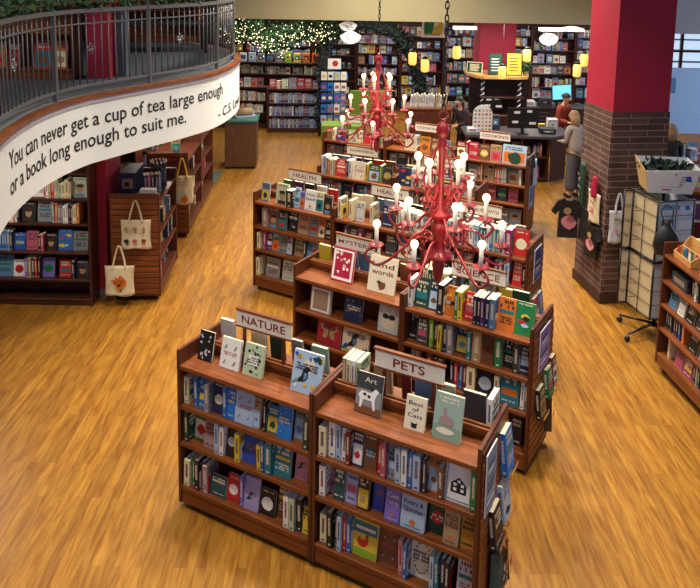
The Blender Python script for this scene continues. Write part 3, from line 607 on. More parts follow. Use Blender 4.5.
BOOKS = {
 (1, 0, 'T'): [
  (0.081, 0.219, 'F', 'black', 0.23, 'leafy'),
  (0.297, 0.477, 'F', 'white', 0.23, 'birds'),
  (0.515, 0.689, 'F', 'pale green', 0.24, 'leafy'),
  (0.963, 1.209, 'F', 'pale blue', 0.3, 'bird'),
 ],
 (1, 0, 'A'): [
  (0.015, 0.057, 'S', 'cream', 0.22),
  (0.129, 0.17, 'S', 'blue', 0.24),
  (0.142, 0.208, 'F', 'blue', 0.24, 't'),
  (0.253, 0.295, 'S', 'grey', 0.23),
  (0.265, 0.373, 'F', 'navy', 0.24, 'disc'),
  (0.408, 0.445, 'S', 'bright blue', 0.24),
  (0.419, 0.487, 'F', 'bright blue', 0.24, 't'),
  (0.494, 0.662, 'F', 'pale blue', 0.26, 'birds'),
  (0.684, 0.741, 'F', 'tan', 0.23, 'p'),
  (0.778, 0.799, 'S', 'black', 0.24),
  (0.78, 0.875, 'F', 'teal', 0.2, 'p'),
  (0.883, 1.001, 'F', 'bright blue', 0.25, 'stars'),
  (1.009, 1.102, 'F', 'sage green', 0.25, 'p'),
  (1.137, 1.18, 'S', 'dark green', 0.25),
 ],
 (1, 0, 'B'): [
  (0.047, 0.085, 'S', 'dark green', 0.24),
  (0.061, 0.194, 'F', 'green', 0.26, 'p'),
  (0.211, 0.311, 'F', 'rose grey', 0.22, 't'),
  (0.347, 0.383, 'S', 'pale blue', 0.25),
  (0.39, 0.429, 'S', 'white', 0.24),
  (0.402, 0.502, 'F', 'black', 0.26, 'disc'),
  (0.538, 0.582, 'S', 'yellow', 0.23),
  (0.569, 0.704, 'F', 'royal blue', 0.26, 'bird'),
  (0.737, 0.771, 'S', 'yellow', 0.2),
  (0.775, 0.803, 'S', 'royal blue', 0.25),
  (0.809, 0.868, 'S', 'teal', 0.24),
  (0.846, 0.992, 'F', 'teal', 0.24, 'w'),
  (1.029, 1.139, 'F', 'pink', 0.24, 'bird'),
 ],
 (1, 0, 'C'): [
  (0.04, 0.093, 'S', 'cream', 0.22),
  (0.098, 0.141, 'S', 'green', 0.24),
  (0.146, 0.189, 'S', 'black', 0.25),
  (0.194, 0.227, 'S', 'purple', 0.24),
  (0.231, 0.278, 'S', 'rose grey', 0.23),
  (0.26, 0.409, 'F', 'dark teal', 0.16, 't'),
  (0.418, 0.532, 'F', 'red', 0.2, 'disc'),
  (0.57, 0.597, 'S', 'violet', 0.25),
  (0.574, 0.707, 'F', 'lavender', 0.25, 'bird'),
  (0.713, 0.852, 'F', 'black', 0.2, 'disc'),
  (0.86, 0.941, 'F', 'brown', 0.27, 'w'),
  (0.973, 1.017, 'S', 'white', 0.25),
  (1.025, 1.068, 'S', 'pale green', 0.25),
  (1.076, 1.123, 'S', 'black', 0.25),
  (1.106, 1.172, 'F', 'yellow', 0.2, 't'),
 ],
 (1, 1, 'T'): [
  (0.249, 0.45, 'F', 'dark grey', 0.28, 'horse'),
  (0.63, 0.776, 'F', 'ivory', 0.22, 'cats'),
  (0.833, 1.028, 'F', 'grey green', 0.3, 'rabbit'),
 ],
 (1, 1, 'A'): [
  (0.044, 0.1, 'S', 'cream', 0.22),
  (0.11, 0.161, 'S', 'white', 0.26),
  (0.168, 0.206, 'S', 'pale blue', 0.26),
  (0.211, 0.251, 'S', 'white', 0.25),
  (0.258, 0.29, 'S', 'dark red', 0.25),
  (0.276, 0.357, 'F', 'navy', 0.25, 'p'),
  (0.367, 0.463, 'F', 'brown', 0.24, 'disc'),
  (0.49, 0.516, 'S', 'red', 0.25),
  (0.521, 0.558, 'S', 'rose', 0.25),
  (0.544, 0.605, 'F', 'grey', 0.24, 't'),
  (0.63, 0.669, 'S', 'pale blue', 0.25),
  (0.676, 0.715, 'S', 'white', 0.26),
  (0.722, 0.753, 'S', 'blue', 0.26),
  (0.76, 0.809, 'S', 'pale blue', 0.25),
  (0.827, 0.849, 'S', 'dark grey', 0.24),
  (0.842, 0.917, 'F', 'orange', 0.27, 'p'),
  (0.941, 0.98, 'S', 'brown', 0.22),
  (0.974, 1.157, 'F', 'white', 0.27, 'house'),
  (1.177, 1.212, 'S', 'green', 0.28),
 ],
 (1, 1, 'B'): [
  (0.048, 0.095, 'S', 'white', 0.23),
  (0.082, 0.131, 'F', 'tan', 0.22, 'p'),
  (0.144, 0.23, 'F', 'dark teal', 0.24, 't'),
  (0.24, 0.329, 'F', 'pale violet', 0.26, 't'),
  (0.339, 0.427, 'F', 'dark brown', 0.23, 'p'),
  (0.437, 0.524, 'F', 'royal blue', 0.27, 'bird'),
  (0.552, 0.66, 'F', 'violet', 0.24, 'TCat\nTraining'),
  (0.67, 0.843, 'F', 'pale blue', 0.27, 'TPoetry &\nQuotes'),
  (0.852, 0.968, 'F', 'dark green', 0.24, 'disc'),
  (0.976, 1.081, 'F', 'tan', 0.23, 'TPUZZ\nLES'),
  (1.089, 1.187, 'F', 'ochre', 0.24, 't'),
 ],
 (1, 1, 'C'): [
  (0.049, 0.101, 'S', 'cream', 0.22),
  (0.122, 0.16, 'S', 'black', 0.27),
  (0.168, 0.193, 'S', 'dark green', 0.27),
  (0.201, 0.231, 'S', 'pale blue', 0.27),
  (0.236, 0.259, 'S', 'red', 0.26),
  (0.264, 0.299, 'S', 'blue', 0.26),
  (0.288, 0.476, 'F', 'yellow', 0.27, 'hen'),
  (0.491, 0.639, 'F', 'brown', 0.25, 'birds'),
  (0.667, 0.699, 'S', 'pink', 0.26),
  (0.704, 0.732, 'S', 'blue', 0.25),
  (0.721, 0.875, 'F', 'ivory', 0.27, 'ring'),
  (0.898, 0.927, 'S', 'pale blue', 0.25),
  (0.934, 0.963, 'S', 'teal', 0.25),
  (0.969, 0.998, 'S', 'navy', 0.25),
  (1.005, 1.033, 'S', 'black', 0.25),
  (1.079, 1.198, 'F', 'pale grey', 0.27, 'w'),
 ],
 (2, 0, 'T'): [
  (0.343, 0.598, 'F', 'crimson', 0.33, 'framed'),
  (0.767, 1.062, 'F', 'ivory', 0.34, 'Tkind\nwords'),
 ],
 (2, 0, 'A'): [
  (0.174, 0.412, 'F', 'rose grey', 0.25, 'framed'),
  (0.563, 0.767, 'F', 'navy', 0.25, 'stars'),
  (0.943, 1.157, 'F', 'pale grey', 0.27, 'mask'),
 ],
 (2, 0, 'B'): [
  (0.262, 0.534, 'F', 'crimson', 0.28, 'butterfly'),
  (0.557, 0.852, 'F', 'ivory', 0.29, 'bird'),
 ],
 (2, 1, 'T'): [
  (0.023, 0.063, 'S', 'white', 0.26),
  (0.074, 0.209, 'F', 'dark green', 0.27, 't'),
  (0.219, 0.311, 'F', 'navy', 0.28, 'p'),
  (0.344, 0.404, 'S', 'black', 0.28),
  (0.386, 0.498, 'F', 'orange', 0.26, 'blobs'),
  (0.529, 0.56, 'S', 'green', 0.26),
  (0.568, 0.609, 'S', 'yellow', 0.26),
  (0.597, 0.696, 'F', 'red', 0.25, 't'),
  (0.723, 0.76, 'S', 'navy', 0.26),
  (0.767, 0.8, 'S', 'black', 0.26),
  (0.807, 0.84, 'S', 'purple', 0.26),
  (0.846, 0.89, 'S', 'navy', 0.26),
  (0.897, 0.947, 'S', 'steel blue', 0.27),
  (0.938, 1.094, 'F', 'orange', 0.28, 'w'),
  (1.103, 1.27, 'F', 'green', 0.28, 'blobs'),
 ],
 (2, 1, 'A'): [
  (0.026, 0.121, 'F', 'black', 0.26, 't'),
  (0.132, 0.235, 'F', 'dark grey', 0.26, 't'),
  (0.262, 0.3, 'S', 'lime green', 0.26),
  (0.308, 0.34, 'S', 'black', 0.26),
  (0.348, 0.386, 'S', 'yellow', 0.24),
  (0.396, 0.435, 'S', 'navy', 0.25),
  (0.443, 0.5, 'S', 'grey', 0.27),
  (0.489, 0.609, 'F', 'navy', 0.26, 'p'),
  (0.633, 0.674, 'S', 'teal', 0.25),
  (0.681, 0.757, 'S', 'tan', 0.28),
  (0.751, 0.861, 'F', 'brown', 0.24, 'ring'),
  (0.886, 0.948, 'S', 'green', 0.28),
  (0.951, 1.054, 'F', 'black', 0.25, 'w'),
  (1.075, 1.124, 'S', 'dark grey', 0.26),
  (1.121, 1.214, 'F', 'navy', 0.26, 't'),
 ],
 (2, 1, 'B'): [
  (0.068, 0.173, 'F', 'brown', 0.24, 'p'),
  (0.244, 0.296, 'S', 'dark red', 0.24),
  (0.302, 0.404, 'F', 'black', 0.24, 't'),
  (0.492, 0.521, 'S', 'navy', 0.25),
  (0.526, 0.556, 'S', 'red', 0.25),
  (0.563, 0.593, 'S', 'blue', 0.25),
  (0.6, 0.639, 'S', 'dark red', 0.25),
  (0.646, 0.721, 'S', 'cream', 0.25),
  (0.714, 0.875, 'F', 'black', 0.27, 'disc'),
  (0.9, 0.939, 'S', 'cream', 0.24),
  (0.936, 1.105, 'F', 'teal', 0.28, 't'),
  (1.128, 1.159, 'S', 'white', 0.26),
  (1.166, 1.197, 'S', 'grey', 0.26),
 ],
 (2, 1, 'C'): [
  (0.754, 0.847, 'F', 'black', 0.24, 't'),
  (0.885, 1.013, 'F', 'dark grey', 0.25, 'w'),
  (1.04, 1.139, 'F', 'black', 0.25, 't'),
 ],
 (3, 0, 'T'): [
  (0.066, 0.194, 'F', 'steel blue', 0.24, 'p'),
  (0.298, 0.49, 'F', 'pale green', 0.27, 'portrait'),
  (0.496, 0.59, 'S', 'black', 0.22),
  (0.564, 0.646, 'F', 'pale blue', 0.26, 't'),
  (0.653, 0.727, 'F', 'violet', 0.22, 'p'),
  (0.736, 0.896, 'F', 'white', 0.26, 'TYOU\nbad'),
  (0.905, 1.02, 'F', 'cream', 0.26, 'p'),
  (1.029, 1.151, 'F', 'black', 0.24, 'portrait'),
 ],
 (3, 0, 'A'): [
  (0.12, 0.213, 'S', 'rose grey', 0.25),
  (0.195, 0.349, 'F', 'brown', 0.27, 'portrait'),
  (0.358, 0.485, 'F', 'dark grey', 0.24, 'p'),
  (0.494, 0.637, 'F', 'black', 0.24, 'blobs'),
  (0.65, 0.817, 'F', 'tan', 0.26, 'w'),
  (0.83, 0.95, 'F', 'grey', 0.24, 't'),
  (0.959, 1.057, 'F', 'orange', 0.24, 'p'),
  (1.066, 1.175, 'F', 'black', 0.24, 't'),
 ],
 (3, 0, 'B'): [
  (0.055, 0.102, 'S', 'cream', 0.22),
  (0.148, 0.19, 'S', 'magenta', 0.25),
  (0.17, 0.249, 'F', 'purple', 0.24, 't'),
  (0.265, 0.38, 'F', 'teal', 0.25, 'p'),
  (0.389, 0.501, 'F', 'grey', 0.26, 't'),
  (0.51, 0.59, 'F', 'purple', 0.25, 'p'),
  (0.599, 0.75, 'F', 'tan', 0.26, 'w'),
  (0.79, 0.821, 'S', 'navy', 0.25),
  (0.803, 0.881, 'F', 'steel blue', 0.25, 't'),
  (0.894, 0.968, 'F', 'grey', 0.25, 'p'),
 ],
 (3, 0, 'C'): [
  (0.031, 0.081, 'S', 'cream', 0.24),
  (0.166, 0.378, 'F', 'grey', 0.26, 'w'),
  (0.41, 0.585, 'F', 'pale grey', 0.26, 't'),
 ],
 (3, 1, 'T'): [
  (0.05, 0.093, 'S', 'cream', 0.25),
  (0.207, 0.249, 'S', 'cream', 0.25),
  (0.277, 0.389, 'F', 'pale grey', 0.24, 't'),
  (0.499, 0.54, 'S', 'cream', 0.25),
  (0.636, 0.784, 'F', 'navy', 0.25, 't'),
  (0.849, 0.888, 'S', 'dark green', 0.25),
  (0.915, 0.967, 'S', 'white', 0.26),
  (0.98, 1.057, 'S', 'cream', 0.26),
  (1.07, 1.121, 'S', 'grey', 0.25),
  (1.134, 1.185, 'S', 'pale green', 0.25),
  (1.21, 1.286, 'S', 'white', 0.24),
 ],
 (3, 2, 'T'): [
  (0.134, 0.183, 'S', 'teal', 0.25),
  (0.196, 0.245, 'S', 'white', 0.24),
  (0.257, 0.306, 'S', 'pale blue', 0.25),
  (0.318, 0.367, 'S', 'black', 0.25),
  (0.391, 0.427, 'S', 'navy', 0.25),
  (0.439, 0.475, 'S', 'dark red', 0.25),
  (0.487, 0.523, 'S', 'pink', 0.25),
  (0.534, 0.582, 'S', 'white', 0.26),
  (0.593, 0.64, 'S', 'pale blue', 0.26),
  (0.652, 0.699, 'S', 'teal', 0.25),
  (0.71, 0.745, 'S', 'dark grey', 0.25),
  (0.757, 0.791, 'S', 'white', 0.26),
  (0.803, 0.837, 'S', 'blue', 0.26),
  (0.848, 0.883, 'S', 'sage green', 0.26),
  (0.894, 0.928, 'S', 'teal', 0.26),
  (0.939, 0.973, 'S', 'sage green', 0.26),
  (0.984, 1.018, 'S', 'pale blue', 0.25),
  (1.04, 1.118, 'S', 'magenta', 0.28),
  (1.113, 1.278, 'F', 'red', 0.28, 'disc'),
 ],
 (3, 1, 'A'): [
  (0.14, 0.197, 'S', 'purple', 0.24),
  (0.188, 0.301, 'F', 'dark grey', 0.24, 't'),
  (0.338, 0.408, 'S', 'magenta', 0.24),
  (0.413, 0.524, 'F', 'dark red', 0.24, 't'),
  (0.715, 0.849, 'F', 'dark grey', 0.26, 't'),
  (0.902, 1.033, 'F', 'steel blue', 0.24, 'p'),
  (1.103, 1.155, 'S', 'white', 0.24),
  (1.162, 1.289, 'F', 'black', 0.24, 't'),
 ],
 (3, 2, 'A'): [
  (0.162, 0.286, 'F', 'black', 0.25, 't'),
  (0.352, 0.388, 'S', 'dark green', 0.24),
  (0.4, 0.437, 'S', 'tan', 0.24),
  (0.457, 0.576, 'F', 'dark grey', 0.25, 'p'),
  (0.639, 0.686, 'S', 'navy', 0.24),
  (0.744, 0.779, 'S', 'rose', 0.24),
  (0.848, 0.894, 'S', 'purple', 0.24),
  (0.905, 0.939, 'S', 'grey', 0.25),
  (0.962, 1.018, 'S', 'pale blue', 0.25),
  (1.05, 1.15, 'F', 'red', 0.27, 'w'),
  (1.174, 1.207, 'S', 'black', 0.24),
 ],
}
ZR = {'T': 1.2165, 'A': .8865, 'B': .5765, 'C': .2015}
RN = {'T': 'top ledge', 'A': 'upper shelf', 'B': 'middle shelf', 'C': 'bottom shelf', 'D': 'rear ledge'}
rng = random.Random(11)
def clean(L, lo=.034, hi=1.193):
    """keep the run of books inside the two side panels and stop overlaps"""
    out = []; cur = lo
    for e in L:
        a, b = e[0], e[1]; wd = b-a; a = max(a, cur); b = a+wd
        out.append([a, b]+list(e[2:])); cur = b+.002
    lim = hi
    for e in reversed(out):
        if e[1] > lim: d = e[1]-lim; e[0] -= d; e[1] -= d
        lim = e[0]-.001
    if out and out[0][0] < lo:
        s = (hi-lo)/(out[-1][1]-out[0][0]); o = out[0][0]
        for e in out: e[0] = lo+(e[0]-o)*s; e[1] = lo+(e[1]-o)*s
    return out
GRP = {1: 'books in the nearest row', 2: 'books in the second row', 3: 'books in the third row', 4: 'books in the fourth row', 5: 'books in the back row'}
for (g, k, row), L in BOOKS.items():
    F = FR[g, k]
    for e in clean(L):
        a, b, kd, col, h = e[:5]; st = e[5] if len(e) > 5 else None
        dep = (.15 if g < 3 and not (g == 2 and k == 1) else .09) if row == 'T' else .075
        if kd == 'F' and row != 'T': dep = rng.choice((.045, .06, .09)) if not (st or '').startswith('T') else .04
        if kd == 'S': dep = .05 if row == 'T' else rng.choice((.02, .026, .045))
        if row != 'T': h = min(h, .285) if not (st or '').startswith('T') else .235
        shelf_book(F, a, b, dep, ZR[row], kd, col, h, st, rng, NAMES[g, k], RN[row], GRP[g], lean=math.radians(13 if row == 'T' and g < 3 and kd == 'F' else 9))
MIX = ['white', 'cream', 'black', 'navy', 'red', 'teal', 'grey', 'tan', 'pale blue', 'dark green', 'orange', 'steel blue', 'ivory', 'dark red', 'yellow', 'purple', 'green', 'brown', 'dark grey', 'pink', 'white', 'black']
def fill(F, lo, hi, b, z, where, row, group, pf=.4, colors=MIX, hs=(.21, .27), gap=.1, X=False, rg=rng, lean=.15):
    x = lo
    while x < hi-.03:
        if rg.random() < gap: x += rg.uniform(.02, .08); continue
        h = rg.uniform(*hs)
        if X: wd = rg.uniform(.13, .17)
        elif rg.random() < pf: wd = h*rg.uniform(.62, .75)
        else:
            for q in range(rg.randint(1, 5)):
                t = rg.uniform(.02, .042)
                if x+t > hi: return
                shelf_book(F, x, x+t, b, z, 'S', rg.choice(colors), h*rg.uniform(.95, 1.03), None, rg, where, row, group); x += t+.003
            continue
        if x+wd > hi: break
        shelf_book(F, x, x+wd, b+.05, z, 'X' if X else 'F', rg.choice(colors), h, rg.choice(['t', 'p', 'w', 'disc', 'blobs', 'portrait']), rg, where, row, group, lean); x += wd+rg.uniform(.004, .03)
# books on the far side ledges: only their top edges rise over the rails
RX_ = {(1, 0): [(.12, .25, 'pale grey'), (.42, .56, 'cream'), (.60, .73, 'dark green'), (.80, .9, 'grey'), (.98, 1.12, 'sage green')],
       (1, 1): [(.28, .42, 'tan'), (.50, .57, 'dark red'), (.60, .76, 'steel blue'), (.80, .9, 'pale green'), (.96, 1.12, 'dark grey')]}
for (g, k), L in RX_.items():
    for a, b, c in L: shelf_book(FR[g, k], a, b, .42, ZR['T'], 'X', c, .25, None, rng, NAMES[g, k], RN['D'], GRP[g])
for i in range(4): shelf_book(FR[1, 1], .06+.036*i, .09+.036*i, .32, ZR['T'], 'S', ['tan', 'cream', 'white', 'pale green'][i], .26, None, rng, NAMES[1, 1], RN['D'], GRP[1])
shelf_book(FR[1, 1], 1.14, 1.175, .36, ZR['T'], 'S', 'white', .25, None, rng, NAMES[1, 1], RN['D'], GRP[1])
fill(FR[2, 1], .04, .72, .335, ZR['T'], NAMES[2, 1], RN['D'], GRP[2], 0, ['white', 'cream', 'grey', 'ivory', 'dark green', 'steel blue'], (.26, .29), .05)
fill(FR[2, 1], .74, 1.18, .36, ZR['T'], NAMES[2, 1], RN['D'], GRP[2], X=True, hs=(.23, .26), gap=.1)
for g, k in ((2, 0), (3, 0), (3, 1), (3, 2), (4, 0), (4, 1)):
    fill(FR[g, k], .05, 1.18, .36, ZR['T'], NAMES[g, k], RN['D'], GRP[g], pf=1, X=(g != 2 or k == 0), hs=(.22, .25), gap=.25)
# fourth and back rows
R4 = [(.05, .07, 'S', 'white', .27), (.075, .115, 'S', 'pale blue', .28), (.12, .15, 'S', 'grey', .26), (.16, .19, 'S', 'orange', .24), (.2, .24, 'S', 'ivory', .25), (.25, .28, 'S', 'tan', .24), (.29, .45, 'F', 'red', .26, 'w'), (.46, .49, 'S', 'navy', .26), (.5, .54, 'S', 'white', .26),
      (.56, .76, 'F', 'ivory', .26, 'birds'), (.77, .8, 'S', 'yellow', .25), (.82, .99, 'F', 'dark green', .25, 'p'), (1.0, 1.03, 'S', 'lime green', .25), (1.04, 1.19, 'F', 'dark grey', .26, 'disc')]
for e in clean(R4): shelf_book(FR[4, 0], e[0], e[1], .06, ZR['T'], e[2], e[3], e[4], e[5] if len(e) > 5 else None, rng, NAMES[4, 0], RN['T'], GRP[4], .15)
fill(FR[4, 1], .04, 1.15, .06, ZR['T'], NAMES[4, 1], RN['T'], GRP[4], .4, ['white', 'grey', 'pale grey', 'dark grey', 'navy', 'pale blue', 'cream'], (.24, .28))
for z in 'AB':
    fill(FR[4, 0], .04, 1.15, .05, ZR[z], NAMES[4, 0], RN[z], GRP[4], .5, ['dark red', 'purple', 'steel blue', 'grey', 'teal', 'dark grey', 'rose'])
    fill(FR[4, 1], .04, 1.15, .05, ZR[z], NAMES[4, 1], RN[z], GRP[4], .5)
R5 = [(.06, .18, 'F', 'red', .2, 'p'), (.185, .23, 'S', 'cream', .2), (.26, .44, 'F', 'purple', .22, 'blobs'), (.5, .66, 'F', 'pale green', .22, 'blobs'), (.67, .72, 'S', 'cream', .21), (.8, .93, 'F', 'rose', .2, 'p'), (1.0, 1.14, 'F', 'tan', .22, 'p')]
for e in clean(R5): shelf_book(FR[5, 0], e[0], e[1], .06, ZR['T'], e[2], e[3], e[4], e[5] if len(e) > 5 else None, rng, NAMES[5, 0], RN['T'], GRP[5], .12)
R5 = [(.62, .79, 'F', 'ochre', .26, 'p'), (.81, .98, 'F', 'brown', .25, 'disc'), (1.0, 1.15, 'F', 'grey', .24, 'p')]
for e in clean(R5): shelf_book(FR[5, 1], e[0], e[1], .06, ZR['T'], e[2], e[3], e[4], e[5], rng, NAMES[5, 1], RN['T'], GRP[5], .12)
R5 = [(.04, .19, 'F', 'dark red', .26, 'p'), (.2, .23, 'S', 'red', .26), (.24, .4, 'F', 'crimson', .27, 'w'), (.42, .58, 'F', 'brown', .25, 'disc'), (.60, .78, 'F', 'tan', .27, 'p'), (.8, 1.18, 'F', 'pale blue', .3, 'p')]
for e in clean(R5): shelf_book(FR[5, 2], e[0], e[1], .06, ZR['T'], e[2], e[3], e[4], e[5] if len(e) > 5 else None, rng, NAMES[5, 2], RN['T'], GRP[5], .12)
for k in (0, 1, 2):
    for z in 'ABC': fill(FR[5, k], .04, 1.15, .05, ZR[z], NAMES[5, k], RN[z], GRP[5], .6, ['dark red', 'grey', 'tan', 'rose', 'brown', 'dark grey', 'ivory', 'rose grey'])
# flat stack beside the middle COOKING sign
z = ZR['T']
for i, c in enumerate(['white', 'dark red', 'white', 'dark red', 'pale grey', 'navy', 'pale green', 'grey']):
    t = .03; M = FR[5, 1] @ T(.3+.005*(i % 3), .06, z+t) @ RX(-PI/2) @ T(0, 0, 0)
    M = FR[5, 1] @ T(.36+.006*(i % 3), .07, z) @ RX(PI/2) @ T(0, 0, -.17) 
    M = FR[5, 1] @ T(.34+.006*(i % 3), .07, z) @ Matrix(((1, 0, 0, 0), (0, 0, 1, 0), (0, -1, 0, t), (0, 0, 0, 1)))
    queue_book(M, .22, .16, t, c, None, 'X', NAMES[5, 1], 'stack on the ledge', GRP[5], i*.01); z += t+.001
# ------------------------------------------------------------------ things on the rows' right ends
def endframe(g): x0, y0, yaw, n = GON[g]; return frame(x0, y0, yaw) @ T(n*BW+.016, 0, 0) @ RZ(PI/2)   # x runs from front to back, -y points out
def poster(E, a, b, z0, z1, colr, label, y=-.004, group=None):
    t = thing('poster_holder', label, 'poster', group=group); t.matrix_world = E @ T((a+b)/2, y-.004, z0); W = (b-a)/2
    mb = MB(); mb.box(-W, W, -.003, .003, 0, z1-z0, pal('white')); mb.build('backing', t)
    mb = MB(); mb.poly([(-W+.01, -.0045, .01), (W-.01, -.0045, .01), (W-.01, -.0045, z1-z0-.01), (-W+.01, -.0045, z1-z0-.01)], pal(colr))
    r = random.Random(int(z0*100)+int(a*977)); 
    for i in range(7): zz = (z1-z0)*(.15+.1*i); mb.poly([(-W*.7, -.0055, zz), (W*r.uniform(.1, .8), -.0055, zz), (W*.7, -.0055, zz+.02), (-W*.7, -.0055, zz+.02)], pal(r.choice(['pale blue', 'white', 'navy', 'steel blue'])))
    mb.build('print', t)
def ledge_book(E, a, z, col, w, h, style, label, tilt=.0):
    t = thing('acrylic_ledge', 'clear acrylic ledge under the '+label, 'ledge', group='clear ledges on the row ends'); t.matrix_world = E @ T(a, -.006, z)
    mb = MB(); mb.box(-.005, w+.005, -.075, 0, -.004, 0, CLEAR); mb.box(-.005, w+.005, -.079, -.075, -.004, .03, CLEAR); mb.build('tray', t)
    o = thing('book', label, 'book', group='books on the row ends'); o.matrix_world = E @ T(a, -.062, z+.001) @ RX(-.12) @ RY(tilt)
    mb = MB(); cover_mesh(mb, w, h, .045, col, style, random.Random(int(a*100)+int(z*55))); mb.build('cover', o)
    mb = MB(); pages_mesh(mb, w, h, .045); mb.build('pages', o)
E1, E2_, E3, E5 = endframe(1), endframe(2), endframe(3), endframe(5)
poster(E1, .03, .24, .86, 1.29, 'steel blue', 'tall blue and white poster on the end of the PETS bookcase')
ledge_book(E1, .36, .95, 'bright blue', .16, .3, 'w', 'bright blue book on the PETS row end, uppermost')
ledge_book(E1, .34, .62, 'pale blue', .16, .26, 'blobs', 'pale blue book on the PETS row end, second down')
ledge_book(E1, .16, .55, 'black', .16, .27, 't', 'black book on the PETS row end, nearest the front')
poster(E2_, .12, .40, .9, 1.27, 'violet', 'violet and grey poster on the end of the SCIENCE bookcase')
ledge_book(E2_, .32, .58, 'green', .15, .26, 't', 'green book on the SCIENCE row end')
ledge_book(E2_, .1, .5, 'black', .15, .26, 'p', 'black book on the SCIENCE row end, front side')
ledge_book(E2_, .44, .66, 'dark red', .11, .24, 'p', 'dark red book on the SCIENCE row end, rear side')
poster(E3, .16, .42, .9, 1.28, 'royal blue', 'deep blue poster on the end of the PERSONAL GROWTH bookcase')
ledge_book(E3, .16, .46, 'rose', .15, .27, 't', 'rose pink book low on the PERSONAL GROWTH row end')
ledge_book(E3, .34, .45, 'bright blue', .14, .27, 't', 'blue book low on the PERSONAL GROWTH row end')
poster(E5, .1, .4, .5, .85, 'bright blue', 'bright blue poster low on the end of the back row')
def hang_cloth(name, label, cat, M, w, h, cols, seed=1, thick=.03, handle=None, group=None, art_=None):
    """soft cloth article hung in the XZ plane facing -Y, top centre at the origin, folds and real thickness"""
    r = random.Random(seed); t = thing(name, label, cat, group=group); t.matrix_world = M
    nx, nz = 14, 12; vs = []; fs = []
    for sd in (0, 1):
        for j in range(nz+1):
            for i in range(nx+1):
                u = i/nx; v = j/nz; pinch = 1-.06*math.sin(PI*v); x = (u-.5)*w*pinch; z = -v*h-(.012*math.sin(u*7+seed) if j == nz else 0)
                edge = math.sin(PI*min(max(u, .0), 1))**.5 if 0 < i < nx else 0
                y = (-1 if sd == 0 else 0)*thick*edge*(.5+.5*v)-.01+(.004*math.sin(u*17+v*5+seed) if sd == 0 else 0)
                vs.append((x, y, z))
    o2 = (nx+1)*(nz+1)
    for j in range(nz):
        for i in range(nx):
            a = j*(nx+1)+i; fs.append((a, a+nx+1, a+nx+2, a+1)); fs.append((o2+a, o2+a+1, o2+a+nx+2, o2+a+nx+1))
    for i in range(nx): a = i; fs.append((a, a+1, o2+a+1, o2+a)); a = nz*(nx+1)+i; fs.append((a, o2+a, o2+a+1, a+1))
    for j in range(nz): a = j*(nx+1); fs.append((a, o2+a, o2+a+nx+1, a+nx+1)); a += nx; fs.append((a, a+nx+1, o2+a+nx+1, o2+a))
    mb = MB(); mb.add(vs, fs, cols[0], None, True); mb.build('cloth', t)
    if handle:
        hh, hm = handle; mb = MB()
        for s in (-1, 1):
            P = [(-w*.22, 0, -.03), (-w*.16, 0, hh*.35), (-w*.05, 0, hh*.93), (0, 0, hh), (w*.05, 0, hh*.93), (w*.16, 0, hh*.35), (w*.22, 0, -.03)]
            P = [(p[0], -.012-.008*s-(thick*.4 if p[2] < 0 else 0), p[2]) for p in P]; mb.tube(catmull(P, 4), .011, hm, 6)
        o = mb.build('handle', t)
        if hm is not cols[0]: o['label'] = 'yellow handles' if 'yellow' in label else 'handles'
    if art_:
        mb = MB(); art_(mb, w, h, -thick-.0165, r); mb.build('printed_motif', t)
    return t
def motif(kind):
    def f(mb, w, h, y, r):
        def blob(cx, cz, q, m_, n=9, j=.5, k=0): mb.poly([(cx*w+q*(1+j*(r.random()-.5))*math.cos(2*PI*i/n), y-.001*k, -cz*h+q*(1+j*(r.random()-.5))*math.sin(2*PI*i/n)) for i in range(n)], m_)
        if kind == 'fox':
            for c in ((-.1, .42), (.12, .4), (.0, .52), (.16, .54)): blob(c[0], c[1], w*.13, pal('orange'), k=1)
            blob(-.18, .32, w*.1, pal('pale grey'), k=2); blob(.02, .7, w*.09, pal('orange'), k=1); blob(.1, .78, w*.05, pal('brown'), k=2); blob(.02, .6, w*.05, pal('black'), k=3)
        elif kind == 'figures':
            for i in range(3):
                for j in range(2): blob(-.28+.28*i, .28+.42*j, w*.075, pal(['tan', 'grey', 'tan', 'black', 'rose', 'brown'][i+3*j]), k=1); blob(-.26+.28*i, .38+.42*j, w*.05, pal(['sage green', 'rose', 'grey', 'dark grey', 'tan', 'orange'][i+3*j]), k=2)
        elif kind == 'scene':
            blob(0, .75, w*.28, pal('pale green'), k=1); blob(.1, .82, w*.16, pal('orange'), k=2); blob(-.15, .78, w*.1, pal('pale blue'), k=3)
            for i in range(3): mb.poly([(-.3*w, y, -(.2+.07*i)*h), (.3*w, y, -(.2+.07*i)*h), (.3*w, y, -(.22+.07*i)*h), (-.3*w, y, -(.22+.07*i)*h)], pal('tan'))
        elif kind == 'redtext':
            for i, z in enumerate((.3, .52, .62)):
                for j in range(3): blob(.02+.11*j, z, w*.05, pal('red'), 6, .8, 1)
        elif kind == 'map':
            for i in range(8): blob(r.uniform(-.28, .28), r.uniform(.25, .75), w*.09, pal(r.choice(['pale green', 'lavender', 'pale blue', 'sage green', 'pink'])), k=1+i % 3)
            blob(-.25, .25, w*.1, pal('tan'), k=5)
        elif kind == 'pink': blob(.1, .55, w*.22, pal('pink'), k=1); blob(.1, .3, w*.12, pal('tan'), k=2)
    return f
hang_cloth('canvas_pouch', 'dark patterned cloth bag hanging low on the PETS row end', 'bag', E1 @ T(.28, -.01, .5), .2, .36, [pal('dark teal')], 3, .07, (.08, PLASTIC), 'cloth bags on the row ends', motif('map'))
hang_cloth('canvas_pouch', 'black and orange cloth bag hanging lowest on the PETS row end', 'bag', E1 @ T(.45, -.01, .42), .16, .3, [pal('dark brown')], 8, .06, (.06, pal('orange')), 'cloth bags on the row ends', motif('fox'))
